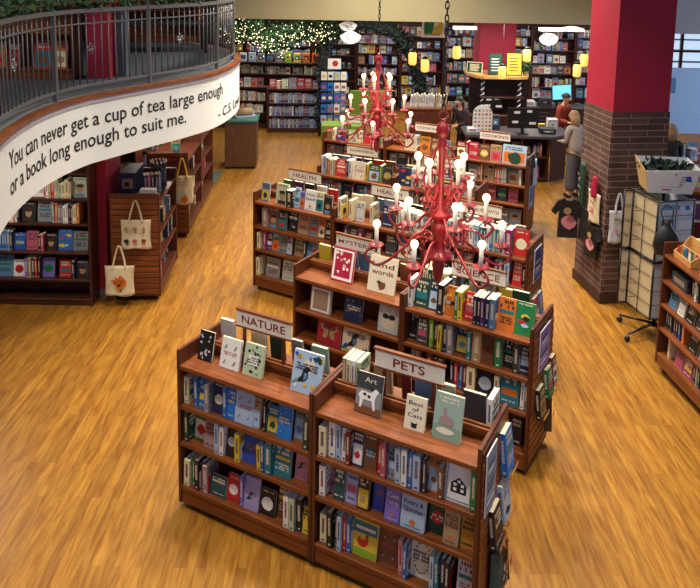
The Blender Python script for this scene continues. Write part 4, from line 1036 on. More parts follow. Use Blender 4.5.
hang_cloth('canvas_pouch', 'yellow and black bag hanging on the SCIENCE row end', 'bag', E2_ @ T(.42, -.01, .58), .13, .34, [pal('black')], 5, .05, (.1, PLASTIC), 'cloth bags on the row ends', motif('pink'))
hang_cloth('dish_towel', 'white and blue towel hanging from the back row end', 'towel', E5 @ T(.3, -.02, 1.28), .16, .42, [pal('pale blue')], 6, .05)
hang_cloth('oven_mitt', 'black and red mitt hooked on top of the back row end', 'mitt', E5 @ T(.12, -.02, 1.4), .1, .2, [pal('black')], 7, .05)

# ------------------------------------------------------------------ left side: wall bookcase and the two rolling cases
def open_case(name, label, x, y, w, h, d, levels, rz=0, wm=WOODX, wz=WOODZ, group=None, back=True, kick=True, back_mat=None):
    """single-sided bookcase, front at local y=0 looking to -Y"""
    t = thing(name, label, 'bookcase', (x, y, 0), rz, group); pt = .03
    for a in (0, w-pt): mb = MB(); mb.bevbox(a, a+pt, 0, d, .0, h, wz, .003); mb.build('side_panel', t)
    mb = MB(); mb.box(pt, w-pt, d-.014, d, .02, h-.02, back_mat or wm); mb.build('back_panel', t)
    for z in levels: mb = MB(); mb.bevbox(pt, w-pt, .004, d-.015, z-.028, z, wm, .002); mb.build('shelf', t)
    mb = MB(); mb.bevbox(pt, w-pt, .0, d-.01, h-.03, h, wm, .002); mb.build('top_board', t)
    if kick: mb = MB(); mb.box(pt, w-pt, .012, .03, 0, levels[0]-.029, wm); mb.build('kickboard', t)
    return frame(x, y, rz)
rng = random.Random(21)
BLUES = ['navy', 'royal blue', 'steel blue', 'white', 'dark grey', 'pale blue', 'purple', 'black', 'blue', 'grey']
for i, (x, lab) in enumerate(((-5.14, 'dark brown wall bookcase under the balcony, at the far left edge'), (-6.9, 'dark brown bookcase farther left under the balcony'))):
    w = 1.96 if i == 0 else 1.78
    F = open_case('wall_bookcase', lab, x, 8.86, w, 2.1, .28, (.09, .345, .70, 1.07, 1.39, 1.72), 0, WOODD, WOODD, 'dark wall bookcases under the balcony')
    if i: continue
    wh = 'dark bookcase by red pillar'
    spec = {0.345: ('third shelf down', ['black', 'red', 'grey', 'white', 'dark grey', 'tan', 'red', 'navy', 'steel blue', 'white', 'violet'], .35),
            0.70: ('second shelf down', ['blue', 'steel blue', 'dark grey', 'white', 'royal blue', 'grey', 'black', 'blue', 'rose'], .5),
            1.07: ('upper shelf', ['purple', 'white', 'tan', 'grey', 'cream', 'white', 'orange', 'black'], .45),
            1.39: ('topmost visible shelf', ['red', 'red', 'cream', 'tan', 'white', 'pale green'], .4)}
    for z, (rn, cl, pf) in spec.items(): fill(F, .55, w-.05, .03, z, wh, rn, 'books on the dark wall bookcase', pf, cl, (.2, .27), .04)
def rolling(label, x, y, L, w, h, rz):
    """double sided case on casters seen from its end; end board faces -Y, length runs along +Y"""
    t = thing('rolling_bookcase', label, 'bookcase', (x, y, 0), rz, 'rolling bookcases by the balcony')
    mb = MB(); mb.bevbox(0, w, 0, .03, .07, h, WOODZ, .003); mb.build('end_panel', t)
    mb = MB(); z = .1
    while z < h-.08: mb.bevbox(.02, w-.02, -.012, .0, z, z+.062, WOODX, .003); z += .075
    mb.build('slatwall_panel', t)
    n = max(1, round(L/1.25))
    for k in range(1, n+1): mb = MB(); mb.bevbox(0, w, k*L/n-.03, k*L/n, .07, h, WOODZ, .003); mb.build('side_panel', t)
    mb = MB(); mb.box(w/2-.01, w/2+.01, .03, L-.03, .08, h-.06, WOODZ); mb.build('centre_panel', t)
    for k in range(n):
        for z in (.2, .55, .88, h-.13):
            for a, b, s in ((.008, w/2-.012, -1), (w/2+.012, w-.008, 1)):
                mb = MB(); y0 = k*L/n+(.031 if k == 0 else .001); mb.bevbox(a, b, y0, (k+1)*L/n-.031, z-.03, z, WOODZ, .002); mb.build('shelf', t)
        for a in (.01, w-.028): mb = MB(); mb.box(a, a+.018, k*L/n+.031, (k+1)*L/n-.031, .07, .17, WOODZ); mb.build('kickboard', t)
    for a in (.06, w-.06):
        for b in (.08, L-.08): mb = MB(); mb.tube([(a-.012, b, .035), (a+.012, b, .035)], .034, PLASTIC, 12); mb.box(a-.02, a+.02, b-.02, b+.02, .06, .08, STEEL); mb.build('caster', t)
    return frame(x, y, rz)
L1 = rolling('red-brown rolling bookcase with two canvas totes on its slatted end', -2.985, 9.0, 1.24, .62, 1.42, .06)
L2 = rolling('long red-brown rolling bookcase with the yellow-handled tote, farther back', -3.13, 11.24, 2.56, .64, 1.38, .035)
hang_cloth('tote_bag', 'cream tote bag with small printed figures, upper one on the slatted end', 'bag', L1 @ T(.33, -.02, 1.1), .38, .37, [CANVAS], 1, .06, (.24, CANVAS), 'canvas tote bags', motif('figures'))
hang_cloth('tote_bag', 'cream tote bag with an orange fox print, hanging lowest on the slatted end', 'bag', L1 @ T(.135, -.1, .53), .37, .37, [CANVAS], 2, .09, (.25, CANVAS), 'canvas tote bags', motif('fox'))
mb = MB(); 
for a, z in ((.33, 1.335), (.135, .775)): mb.tube([(a, -.01, z), (a, -.05, z-.003), (a, -.065, z+.015)], .006, STEEL, 6)
o = mb.build('wall_hooks', M=L1); tag(o, 'pair of steel hooks carrying the two totes on the slatted end', 'hook')
hang_cloth('tote_bag', 'cream tote bag with bright yellow handles on the farther rolling bookcase', 'bag', L2 @ T(.56, -.05, 1.03), .36, .44, [CANVAS], 4, .06, (.27, pal('yellow')), 'canvas tote bags', motif('scene'))
hang_cloth('apron', 'navy blue apron hanging behind the yellow-handled tote', 'apron', L2 @ T(.36, -.013, .95), .24, .42, [pal('navy')], 5, .03)
z1 = 1.29
def gift(M, w, d, h, cols, label, name='gift_box', cat='box', group='small goods displayed round the shop'):
    t = thing(name, label, cat, group=group); t.matrix_world = M
    mb = MB(); mb.bevbox(0, w, 0, d, 0, h, pal(cols[0]), .003); mb.build('carton', t)
    mb = MB(); e = -.001; mb.poly([(w*.15, e, h*.3), (w*.85, e, h*.3), (w*.85, e, h*.75), (w*.15, e, h*.75)], pal(cols[1])); mb.poly([(w*.3, 2*e, h*.4), (w*.6, 2*e, h*.4), (w*.6, 2*e, h*.6), (w*.3, 2*e, h*.6)], pal(cols[-1])); mb.build('printed_label', t)
    return t
gift(L1 @ T(.36, .08, z1), .2, .1, .16, ['pale grey', 'white', 'grey'], 'white carton standing at the front of the nearer rolling bookcase')
gift(L1 @ T(.05, .35, z1), .2, .5, .3, ['navy', 'tan', 'black'], 'long navy and tan display box on the nearer rolling bookcase')
rr = random.Random(3)
for i in range(5): shelf_book(L1 @ T(.34, .45, 0) @ RZ(.3), .0+.045*i, .04+.045*i, 0, z1, 'S', ['purple', 'rose', 'navy', 'black', 'steel blue'][i], .24, None, rr, 'nearer rolling bookcase', 'top ledge', 'books on the rolling bookcases')
t = thing('pen_rack', 'round dark rack of pens with white caps on the nearer rolling bookcase', 'rack'); t.matrix_world = L1 @ T(.44, .9, z1)
mb = MB(); mb.lathe([(.11, 0), (.11, .02), (.1, .22), (.09, .22), (.09, .03)], pal('navy'), 14); mb.build('tub', t)
for i in range(12):
    a = 2*PI*i/12; mb = MB(); mb.tube([(.07*math.cos(a), .07*math.sin(a), .03), (.1*math.cos(a), .1*math.sin(a), .3)], .012, pal('dark grey'), 6); mb.tube([(.1*math.cos(a), .1*math.sin(a), .3), (.104*math.cos(a), .104*math.sin(a), .33)], .014, pal('white'), 6); mb.build('pen', t)
for z in (.2, .55, .88):
    SF = L1 @ T(.62, .04, 0) @ RZ(PI/2); fill(SF, .02, 1.15, .05, z, 'nearer rolling bookcase', {.2: 'bottom shelf', .55: 'middle shelf', .88: 'upper shelf'}[z], 'books on the rolling bookcases', .6, ['navy', 'rose', 'dark grey', 'steel blue', 'tan'], (.18, .24), .5)
    for q in (0, 1): fill(L2 @ T(.64, .04+1.27*q, 0) @ RZ(PI/2), .02, 1.15, .08, z, 'farther rolling bookcase', {.2: 'bottom shelf', .55: 'middle shelf', .88: 'upper shelf'}[z]+(' near end' if q == 0 else ' far end'), 'books on the rolling bookcases', .6, ['rose', 'dark grey', 'white', 'tan'], (.15, .2), .75)
fill(L2 @ T(.3, .3, 0) @ RZ(.1), .0, .3, .1, 1.26, 'farther rolling bookcase', 'top ledge', 'books on the rolling bookcases', 1, ['dark brown', 'white', 'tan'])
for i, (x, y) in enumerate(((-5.2, 11.6), (-5.2, 13.4))):
    F = open_case('alcove_bookcase', ['cherry bookcase in the shade behind the red pillar under the balcony', 'second cherry bookcase deeper in the alcove under the balcony'][i], x, y, 1.8, 1.3, .4, (.15, .5, .85), .0, WOODX, WOODZ)
    for z in (.5, .85): fill(F, .05, 1.7, .04, z, 'alcove bookcase', 'shelf %d' % (z*10), 'alcove books', .4)

# ------------------------------------------------------------------ right side
RF = frame(3.37, 7.60, -PI/2+.09)        # local +x runs towards the camera, -y looks left
t = thing('rolling_bookcase', 'red-brown rolling bookcase cut off by the right picture edge', 'bookcase'); t.matrix_world = RF
Lr, Dr, Hr = 1.7, .62, 1.46; lv = (.225, .515, .785, 1.05, 1.335)
for a in (0, Lr-.03): mb = MB(); mb.bevbox(a, a+.03, 0, Dr, .1, Hr, WOODZ, .003); mb.build('side_panel', t)
mb = MB(); mb.box(.03, Lr-.03, Dr/2-.01, Dr/2+.01, .1, Hr-.03, WOODX); mb.build('centre_panel', t)
for z in lv:
    for y0, y1 in ((.004, Dr/2-.012), (Dr/2+.012, Dr-.004)): mb = MB(); mb.bevbox(.031, Lr-.031, y0, y1, z-.032, z, WOODX, .003); mb.build('shelf', t)
for y0 in (.008, Dr-.026): mb = MB(); mb.box(.031, Lr-.031, y0, y0+.018, .1, .192, WOODX); mb.build('kickboard', t)
for a in (.07, Lr-.07):
    for b in (.08, Dr-.08): mb = MB(); mb.tube([(a, b-.014, .045), (a, b+.014, .045)], .044, PLASTIC, 14); mb.box(a-.025, a+.025, b-.025, b+.025, .08, .1, STEEL); mb.build('caster', t)
rng = random.Random(31); wh = 'right-edge rolling bookcase'
def rs(a, b, kd, c, h, z, st=None, dep=.06): shelf_book(RF, a, b, dep, z, kd, c, h, st, rng, wh, {.225: 'bottom shelf', .515: 'second shelf up', .785: 'third shelf up', 1.05: 'upper shelf', 1.335: 'top ledge'}[z], 'books on the right-edge bookcase')
for a, b, kd, c, h in ((.5, .53, 'S', 'black', .2), (.54, .57, 'S', 'white', .2), (.58, .61, 'S', 'dark grey', .2), (.66, .84, 'F', 'grey', .2), (.95, 1.1, 'F', 'black', .2)): rs(a, b, kd, c, h, 1.05)
for a, b, kd, c, h in ((.08, .22, 'F', 'steel blue', .18), (.26, .38, 'F', 'white', .19), (.42, .56, 'F', 'black', .18), (.6, .8, 'F', 'dark grey', .2), (.9, 1.0, 'F', 'white', .2)): rs(a, b, kd, c, h, .785)
for a, b, kd, c, h in ((.06, .09, 'S', 'navy', .2), (.1, .13, 'S', 'black', .21), (.14, .17, 'S', 'dark grey', .2), (.22, .25, 'S', 'navy', .2), (.26, .29, 'S', 'black', .2), (.31, .34, 'S', 'royal blue', .2), (.38, .42, 'S', 'orange', .2), (.5, .66, 'F', 'black', .2), (.7, .9, 'F', 'grey', .2)): rs(a, b, kd, c, h, .515)
for a, b, kd, c, h in ((.14, .17, 'S', 'cream', .22), (.28, .42, 'F', 'rose', .2), (.44, .6, 'F', 'magenta', .19), (.64, .67, 'S', 'black', .2), (.68, .71, 'S', 'grey', .2), (.72, .75, 'S', 'dark green', .2), (.8, .95, 'F', 'dark grey', .2)): rs(a, b, kd, c, h, .225)
t = gift(RF @ T(.1, .06, 1.05), .3, .18, .13, ['dark grey', 'grey', 'ochre'], 'dark box on the upper shelf of the right-edge bookcase')
# stepped wooden card box on its top ledge
t = thing('card_display_box', 'pale wooden stepped box of small coloured cards on the right-edge bookcase', 'display box'); t.matrix_world = RF @ T(.1, .06, 1.336)
mb = MB()
for i, (y, h) in enumerate(((0, .07), (.09, .13), (.18, .22))): mb.bevbox(0, .34, y, y+.012, 0, h, WOODL, .002)
mb.box(0, .34, 0, .19, 0, .01, WOODL)
for x in (0, .33): mb.prism([(0, 0), (.19, 0), (.19, .22), (.17, .22), (.1, .13), (0, .07)], x, x+.01, WOODL, Matrix(((0, 0, 1, 0), (1, 0, 0, 0), (0, 1, 0, 0), (0, 0, 0, 1))))
mb.build('tray', t)
for i, c in enumerate(('red', 'bright blue', 'teal', 'green', 'white', 'magenta')):
    mb = MB(); mb.bevbox(.03+.05*i, .07+.05*i, .03+.05*(i % 2), .036+.05*(i % 2), .012, .13, pal(c), .001, ); mb.build('card', t)
gift(RF @ T(.6, .06, 1.336), .12, .1, .18, ['pale grey', 'white', 'grey'], 'white carton on the right-edge bookcase beside the card box')
gift(RF @ T(.02, .3, 1.336), .1, .1, .16, ['cream', 'tan', 'white'], 'small cream carton at the far corner of the right-edge bookcase')
# wire spinner
SX, SY = 3.68, 8.40
t = thing('wire_spinner_rack', 'tall wire grid spinner rack with beige panels beside the brick pillar', 'rack', (SX, SY, 0), 0)
mb = MB(); mb.tube([(0, 0, .1), (0, 0, 1.78)], .02, PLASTIC, 8); mb.build('pole', t)
for k in range(5):
    a = 2*PI*k/5+3.6; c, s = math.cos(a), math.sin(a); mb = MB(); mb.tube([(0, 0, .14), (c*.42, s*.42, .09)], .018, PLASTIC, 6, r1=.013); mb.build('base_leg', t)
    mb = MB(); mb.tube([(c*.42-.015*s, s*.42+.015*c, .035), (c*.42+.015*s, s*.42-.015*c, .035)], .034, PLASTIC, 10); mb.tube([(c*.42, s*.42, .04), (c*.42, s*.42, .09)], .012, STEEL, 6); mb.build('caster', t)
beige = mat('beige rack panel', '#c2b28e', .7); bwht = mat('pale blue rack panel', '#c9d3e2', .6)
aC = math.radians(14); uC = Vector((math.cos(aC), math.sin(aC), 0)); uB = Vector((-math.sin(aC), math.cos(aC), 0)); C0 = Vector((-.18, -.29, 0)); SW = .48
for tier, (z0, z1_) in enumerate(((.33, 1.0), (1.02, 1.73))):
    for p, ang, L, mm, nv in ((C0, aC, SW, bwht, 1), (C0+uB*SW, aC-PI/2, SW, beige, 1), (C0+uC*SW, aC+PI/2, SW, bwht, 1), (C0+uC*SW+uB*SW, aC+PI, SW, beige, 1), (C0+uB*SW-uC*.105, aC-.25, .11, beige, 0)):
        M = T(p.x, p.y, 0) @ RZ(ang)
        mb = MB(); mb.box(.012, L-.012, .006, .012, z0+.01, z1_-.01, mm); fr = MB()
        for x in (0, L): fr.tube([(x, 0, z0), (x, 0, z1_)], .011, PLASTIC, 5)
        for zz in (z0, z1_): fr.tube([(0, 0, zz), (L, 0, zz)], .010, PLASTIC, 5)
        if nv: fr.tube([(L/2, -.004, z0), (L/2, -.004, z1_)], .0045, PLASTIC, 4)
        for j in range(1, 4):
            zz = z0+(z1_-z0)*j/4; fr.tube([(0, -.004, zz), (L, -.004, zz)], .003, PLASTIC, 4)
            if mm is beige: fr.tube([(L*.4, -.004, zz-.02), (L*.4, -.09, zz-.01)], .004, PLASTIC, 4)
        o = mb.build('backing_panel', t); o.matrix_basis = M; o2 = fr.build('wire_grid', t); o2.matrix_basis = M
mb = MB(); mb.poly([(.05, 0, 0), (.28, 0, 0), (.28, 0, .05), (.05, 0, .05)], pal('steel blue')); mb.poly([(.34, 0, -.01), (.42, 0, -.01), (.40, 0, .04), (.36, 0, .04)], pal('bright blue')); o = mb.build('header_print', t); o.matrix_basis = T(C0.x, C0.y, 1.63) @ RZ(aC) @ T(0, -.014, 0)
mb = MB(); mb.bevbox(.05, .2, -.03, -.01, 1.3, 1.52, pal('dark grey'), .003); mb.box(.07, .18, -.0315, -.0305, 1.38, 1.48, pal('pale violet')); o = mb.build('hanging_pack', t); o.matrix_basis = T(C0.x, C0.y, 0) @ RZ(aC)
BXM = T(3.70, 8.42, 1.79) @ RZ(-.1)
t = thing('display_bin', 'open white and tan cardboard bin printed in grey, on top of the spinner', 'bin'); t.matrix_world = BXM
mb = MB(); wv = mat('white_card', '#d6d9de', .7); tn = mat('tan_card', '#c0a068', .7)
a, b, h = .24, .17, .3; A, B = .3, .23
def wall(p, q, r, s, m_): 
    n = (Vector(q)-Vector(p)).cross(Vector(s)-Vector(p)).normalized()*.006; P = [Vector(x) for x in (p, q, r, s)]
    mb.add(P+[x+n for x in P], [(0, 1, 2, 3), (7, 6, 5, 4), (0, 4, 5, 1), (1, 5, 6, 2), (2, 6, 7, 3), (3, 7, 4, 0)], m_)
wall((-a, -b, 0), (a, -b, 0), (A, -B, h), (-A, -B, h*.9), wv); wall((a, -b, 0), (a, b, 0), (A, B, h*1.1), (A, -B, h), wv); wall((a, b, 0), (-a, b, 0), (-A, B, h*1.1), (A, B, h*1.1), wv); wall((-a, b, 0), (-a, -b, 0), (-A, -B, h*.9), (-A, B, h*1.15), tn)
mb.box(-a, a, -b, b, 0, .006, wv); mb.build('carton', t)
mb = MB(); fm = RX(-math.atan2(.06, h))
r = random.Random(3)
for i in range(5):
    x = -.17
    while x < .12: ww = r.uniform(.02, .05); z = .2-.03*i; mb.poly([(x, 0, z), (x+ww, 0, z), (x+ww, 0, z+.018), (x, 0, z+.018)], pal('grey')); x += ww+.008
mb.poly([(.14, 0, .16), (.22, 0, .15), (.2, 0, .23), (.15, 0, .22)], pal('royal blue')); mb.poly([(-.1, 0, .04), (0, 0, .04), (0, 0, .055), (-.1, 0, .055)], pal('red'))
o = mb.build('printed_front', t); o.matrix_basis = T(0, -b-.008, 0) @ RX(math.atan2(.06, h))
mb = MB(); leaf_cloud(mb, [Vector((x*.05, y*.04, .24)) for x in range(-4, 5) for y in range(-3, 4)], .07, 240, mat('dark_green_felt', '#10291f', .9), r, (.08, .14)); o = mb.build('soft_filling', t); o['label'] = 'dark green soft contents'
t = thing('drawstring_bag', 'black drawstring bag slung on the front of the spinner', 'bag', (3.56, 7.97, 1.36))
mb = MB(); mb.lathe([(.02, -.2), (.12, -.18), (.15, -.08), (.13, .04), (.06, .13), (.025, .16), (.05, .2)], pal('black'), 14, Matrix.Diagonal((1, .6, 1, 1))); mb.build('pouch', t)
mb = MB(); mb.tube(catmull([(-.02, 0, .15), (-.07, .03, .3), (0, .05, .36), (.07, .03, .3), (.02, 0, .15)], 5), .008, PLASTIC, 5); mb.build('drawstring', t)
# goods hung on the brick pillar: left face frame (x from back to front, -y looks left), right face frame
PL = T(3.31, 9.21, 0) @ RZ(.13) @ RZ(-PI/2) @ T(-.78, -.016, 0); PR = T(3.32, 9.2, 0) @ RZ(.13) @ T(0, -.03, 0)
hang_cloth('tote_bag', 'cream tote bag with red block print on the pillar left face', 'bag', PL @ T(.52, -.01, 1.42), .34, .4, [mat('beige_canvas', '#cdbd9c', .9)], 5, .05, (.16, pal('crimson')), 'canvas tote bags', motif('redtext'))
hang_cloth('tote_bag', 'white tote bag with a pastel map print, pillar face beside the spinner', 'bag', PR @ T(.14, -.0, 1.27), .25, .42, [mat('white_canvas', '#c9cbd6', .9)], 6, .05, (.22, mat('white_canvas', '#c9cbd6', .9)), 'canvas tote bags', motif('map'))
def shirt(M, label, k=1.0, art_=True):
    t = thing('tee_shirt', label, 'shirt', group='black shirts on the brick pillar'); t.matrix_world = M
    P = [(-.06, 0), (-.15, -.04), (-.24, -.2), (-.18, -.25), (-.13, -.18), (-.14, -.58), (.14, -.58), (.13, -.18), (.18, -.25), (.24, -.2), (.15, -.04), (.06, 0), (.03, -.035), (-.03, -.035)]
    mb = MB(); A = [Vector((x*k, -.055+.012*math.sin(i*2.1), z*k)) for i, (x, z) in enumerate(P)]; B_ = [Vector((x*k, .0, z*k)) for x, z in P]; n = len(P)
    for q, f in ((A, 1), (B_, -1)):
        idx = [(0, 1, 2, 3, 4), (4, 7, 10, 11, 12, 13, 0), (4, 5, 6, 7), (7, 8, 9, 10)]
        mb.add(q, [g if f == 1 else g[::-1] for g in idx], pal('black'))
    mb.add(A+B_, [(i, n+i, n+(i+1) % n, (i+1) % n) for i in range(n)], pal('black')); mb.build('cloth', t)
    if art_:
        mb = MB(); r = random.Random(2)
        for cx, cz, q, c in ((.0, -.34, .1, 'pink'), (.03, -.3, .06, 'rose'), (-.02, -.18, .05, 'tan')): mb.poly([(k*(cx+q*(1+.4*(r.random()-.5))*math.cos(2*PI*i/9)), -.07, k*(cz+q*(1+.4*(r.random()-.5))*math.sin(2*PI*i/9))) for i in range(9)], pal(c))
        mb.build('printed_motif', t)
shirt(T(3.02, 9.84, 1.22) @ RZ(-.15), 'black shirt with a pink print hung at the pillar far corner', .95)
shirt(PL @ T(.34, -.02, 1.15), 'black shirt hung mid pillar beneath the cream tote', .8, False)
shirt(PL @ T(.6, -.03, 1.0) @ RZ(.25), 'black shirt with pink print hung nearest the pillar front corner', .75)
hang_cloth('scarf', 'long dark green and tan scarf at the pillar far edge', 'scarf', PL @ T(.16, -.02, 1.72), .14, .62, [pal('dark green')], 3, .04, None, None, motif('map'))
hang_cloth('scarf', 'red bow scarf hanging above the cream tote', 'scarf', PL @ T(.56, -.03, 1.64), .12, .26, [pal('crimson')], 4, .05)
for x in (.3, .55): pass

# ------------------------------------------------------------------ back of the shop
rng = random.Random(41)
BACKC = ['white', 'pale blue', 'navy', 'steel blue', 'grey', 'teal', 'dark grey', 'cream', 'royal blue', 'pale grey', 'blue', 'rose', 'tan', 'white', 'yellow', 'dark red', 'lavender']
LVS = ((.12, .44, .76, 1.08, 1.4, 1.72, 2.02, 2.32), (.12, .5, .88, 1.26, 1.64, 1.98, 2.3), (.12, .46, .8, 1.2, 1.52, 1.9, 2.26)); LV = LVS[0]
WL = ['at the left end behind the fairy-lit greenery', 'second from the left behind the display shelves', 'behind the dark garland arch', 'behind the two white paper clouds', 'right of the dark garland arch', 'behind the framed green and yellow poster',
      'left of the rear red pillar', 'directly behind the rear red pillar', 'right of the rear red pillar', 'behind the hanging white oval', 'left of the big brick pillar, behind the staff', 'hidden mostly by the big red pillar', 'in the far right corner']
for i in range(9):
    LV = LVS[(i*2) % 3]; x = -3.7+1.3*i; F = open_case('wall_bookcase', 'tall dark wall bookcase '+['at the left end behind the fairy-lit greenery', 'behind the low bookcase of blue books', 'behind the two white paper clouds', 'behind the far chandelier', 'behind the framed green and yellow poster', 'left of the rear red pillar', 'right of the rear red pillar', 'behind the hanging white oval', 'beside the big brick pillar'][i], x, 21.95, 1.28, 2.62, .36, LV, 0, WOODD, WOODD, 'tall wall bookcases at the back')
    for j, z in enumerate(LV):
        fill(F, .05, 1.23, .04, z, 'tall wall bookcase %d' % (i+1), 'shelf', 'far books', rng.choice((.2, .6, .9)), BACKC, rng.choice(((.15, .22), (.2, .28), (.22, .3))), rng.choice((.04, .2, .3)))
for i in range(2):
    open_case('wall_bookcase', ['tall dark wall bookcase seen right of the big red pillar', 'tall dark wall bookcase at the far right'][i], 8.1+1.3*i, 21.95, 1.28, 2.62, .36, LV, 0, WOODD, WOODD, 'tall wall bookcases at the back')
F = open_case('low_bookcase', 'low dark bookcase of blue and navy books, left of the garland column', -2.10, 18.75, 1.5, 1.14, .34, (.12, .44, .77), .06, WOODD, WOODD)
for z in (.12, .44, .77): fill(F, .05, 1.45, .02, z, 'low dark bookcase', 'shelf', 'far books', 0, ['navy', 'royal blue', 'steel blue', 'white', 'purple', 'pale blue', 'dark red', 'blue', 'teal'], (.22, .26), .02)
fill(F, .05, 1.45, .03, 1.141, 'low dark bookcase', 'top', 'far books', .9, ['red', 'white', 'pale green', 'crimson', 'pink', 'grey', 'violet'], (.2, .28), .02)
F = open_case('low_bookcase', 'low dark bookcase behind the green-topped desk', -3.75, 19.2, 1.6, 1.1, .34, (.12, .42, .74), 0, WOODD, WOODD)
for z in (.42, .74): fill(F, .3, 1.55, .02, z, 'low dark bookcase left', 'shelf', 'far books', .2, ['orange', 'cream', 'dark red', 'white', 'grey', 'navy'], (.2, .25), .1)
fill(F, .3, 1.55, .03, 1.101, 'low dark bookcase left', 'top', 'far books', 1, ['pink', 'white', 'grey', 'pale green', 'rose'], (.2, .26), .05)
F = open_case('display_shelf', 'mid-height dark shelf of small gift boxes under the fairy lights', -3.4, 20.3, 2.9, 1.62, .34, (.5, .95, 1.3), -.03, WOODD, WOODD)
for z in (1.3,): fill(F, .1, 2.8, .04, z, 'gift shelf', 'shelf', 'far books', .8, ['sage green', 'grey', 'dark grey', 'cream'], (.18, .24), .2)
gc = [('yellow', 'dark green', 'white'), ('white', 'bright blue', 'teal'), ('pale blue', 'white', 'teal'), ('grey', 'dark green', 'white'), ('dark grey', 'steel blue', 'black'), ('grey', 'dark grey', 'white'), ('lime green', 'yellow', 'dark green'), ('yellow', 'green', 'white'), ('orange', 'dark red', 'yellow'), ('orange', 'red', 'black'), ('dark red', 'orange', 'black')]
gn = ['yellow owl-green', 'white and blue', 'pale blue', 'grey and green', 'dark grey door-shaped', 'pale grey', 'lime and yellow', 'yellow and green', 'orange and dark red', 'bright orange', 'dark red']
for i, c in enumerate(gc): gift(F @ T(.1+.25*i, .05, 1.621), .19, .12, rng.uniform(.2, .34), list(c), gn[i]+' gift box on the mid-height shelf under the fairy lights')
# fairy-lit greenery
t = thing('fairy_light_garland', 'green foliage swag full of warm fairy lights in the top left of the shop', 'garland', (-1.6, 18.6, 2.9))
mb = MB(); P = []
for k in range(220):
    u = k/219; P.append(Vector((-3.3+2.9*u+1.6-.0, rng.uniform(-.3, .3), -.15-.28*math.exp(-((u-.5)/.22)**2)+rng.uniform(-.18, .2)-(.0))))
leaf_cloud(mb, P, .22, 5200, LEAF, rng, (.06, .12)); mb.build('foliage', t)
mb = MB()
for k in range(420): c = P[rng.randrange(220)]+Vector((rng.uniform(-.12, .12), -.22+rng.uniform(-.1, .05), rng.uniform(-.3, .15))); mb.ball(c, .0115, FAIRY, 5)
o = mb.build('fairy_lights', t); o['kind'] = 'stuff'
# dark garland arch
t = thing('garland_arch', 'dark evergreen arch with two wrapped columns behind the far chandelier', 'arch', (-.66, 18.55, 0))
A = catmull([(0, 0, .35), (.02, 0, 1.2), (.0, 0, 2.2), (.3, 0, 2.65), (.95, 0, 2.86), (1.6, 0, 2.75), (2.0, 0, 2.4), (2.35, 0, 1.7), (2.45, 0, 1.2)], 10)
mb = MB(); mb.tube(A, .12, DLEAF, 9); leaf_cloud(mb, A, .2, 6500, DLEAF, rng, (.06, .12)); mb.build('foliage', t)
mb = MB(); mb.lathe([(.13, 0), (.17, .36), (.15, .36), (.12, .3)], PLASTIC, 14); mb.build('planter', t)
# desk with green top
t = thing('service_desk', 'dark wood podium desk with a green top, near the rolling bookcases', 'desk', (-2.60, 15.25, 0), .06)
mb = MB(); mb.bevbox(0, .66, 0, .7, .05, 1.0, WOODC, .006); mb.build('cabinet', t); mb = MB(); mb.bevbox(-.03, .69, -.03, .73, 1.0, 1.05, mat('green_laminate', '#2f6b62', .4), .008); mb.build('worktop', t)
mb = MB(); mb.box(.03, .63, .03, .67, 0, .05, PLASTIC); mb.build('plinth', t)
t = thing('tape_dispenser', 'tan paper roll on a pale cutter lying on the green-topped desk', 'paper roll', (-2.40, 15.6, 1.051), .5)
mb = MB(); mb.tube([(0, 0, .1), (.34, 0, .1)], .075, pal('tan'), 14); mb.build('paper_roll', t); mb = MB(); mb.bevbox(-.04, .4, -.13, .1, 0, .025, pal('pale blue'), .004); mb.bevbox(-.04, -.02, -.05, .05, .02, .12, pal('white'), .003); mb.bevbox(.36, .38, -.05, .05, .02, .12, pal('white'), .003); mb.build('cutter_frame', t)
t = thing('wrapped_bottle_stack', 'pale blue stacked paper goods at the back of the green-topped desk', 'stationery', (-2.45, 15.82, 1.051))
for i in range(4): mb = MB(); mb.lathe([(.07, .001+.1*i), (.08, .05+.1*i), (.07, .098+.1*i)], pal(['pale blue', 'white', 'steel blue', 'white'][i]), 10); mb.build('roll', t)
m = MB(); m.box(-3.0, -2.6, 14.2, 15.1, .001, .008, mat('slate_green_mat', '#56604f', .9)); o = m.build('floor_mat'); tag(o, 'small grey-green floor mat beside the green-topped desk', 'mat')
# card spinner, lime display table and panel
t = thing('card_rack', 'tall rack of blue and white greeting cards by the garland column', 'rack', (-.38, 17.9, 0), .1)
mb = MB(); mb.tube([(0, .15, 0), (0, .15, 1.75)], .02, PLASTIC, 8); mb.lathe([(.3, 0), (.28, .04), (.03, .05)], PLASTIC, 14, T(0, .15, 0)); mb.build('pole', t)
mb = MB()
for j in range(5): mb.box(-.32, .32, .1, .2, .42+.27*j, .435+.27*j, PLASTIC)
mb.build('wire_pockets', t)
for j in range(5):
    for i in range(4): mb = MB(); c = rng.choice(['bright blue', 'steel blue', 'white', 'royal blue', 'pale blue', 'violet', 'white']); mb.bevbox(-.31+.16*i, -.17+.16*i, .07, .09, .436+.27*j, .64+.27*j, pal(c), .001); mb.poly([(-.29+.16*i, .068, .5+.27*j), (-.2+.16*i, .068, .5+.27*j), (-.2+.16*i, .068, .57+.27*j), (-.29+.16*i, .068, .57+.27*j)], pal(rng.choice(['navy', 'cream', 'rose', 'yellow']))); mb.build('greeting_card', t)
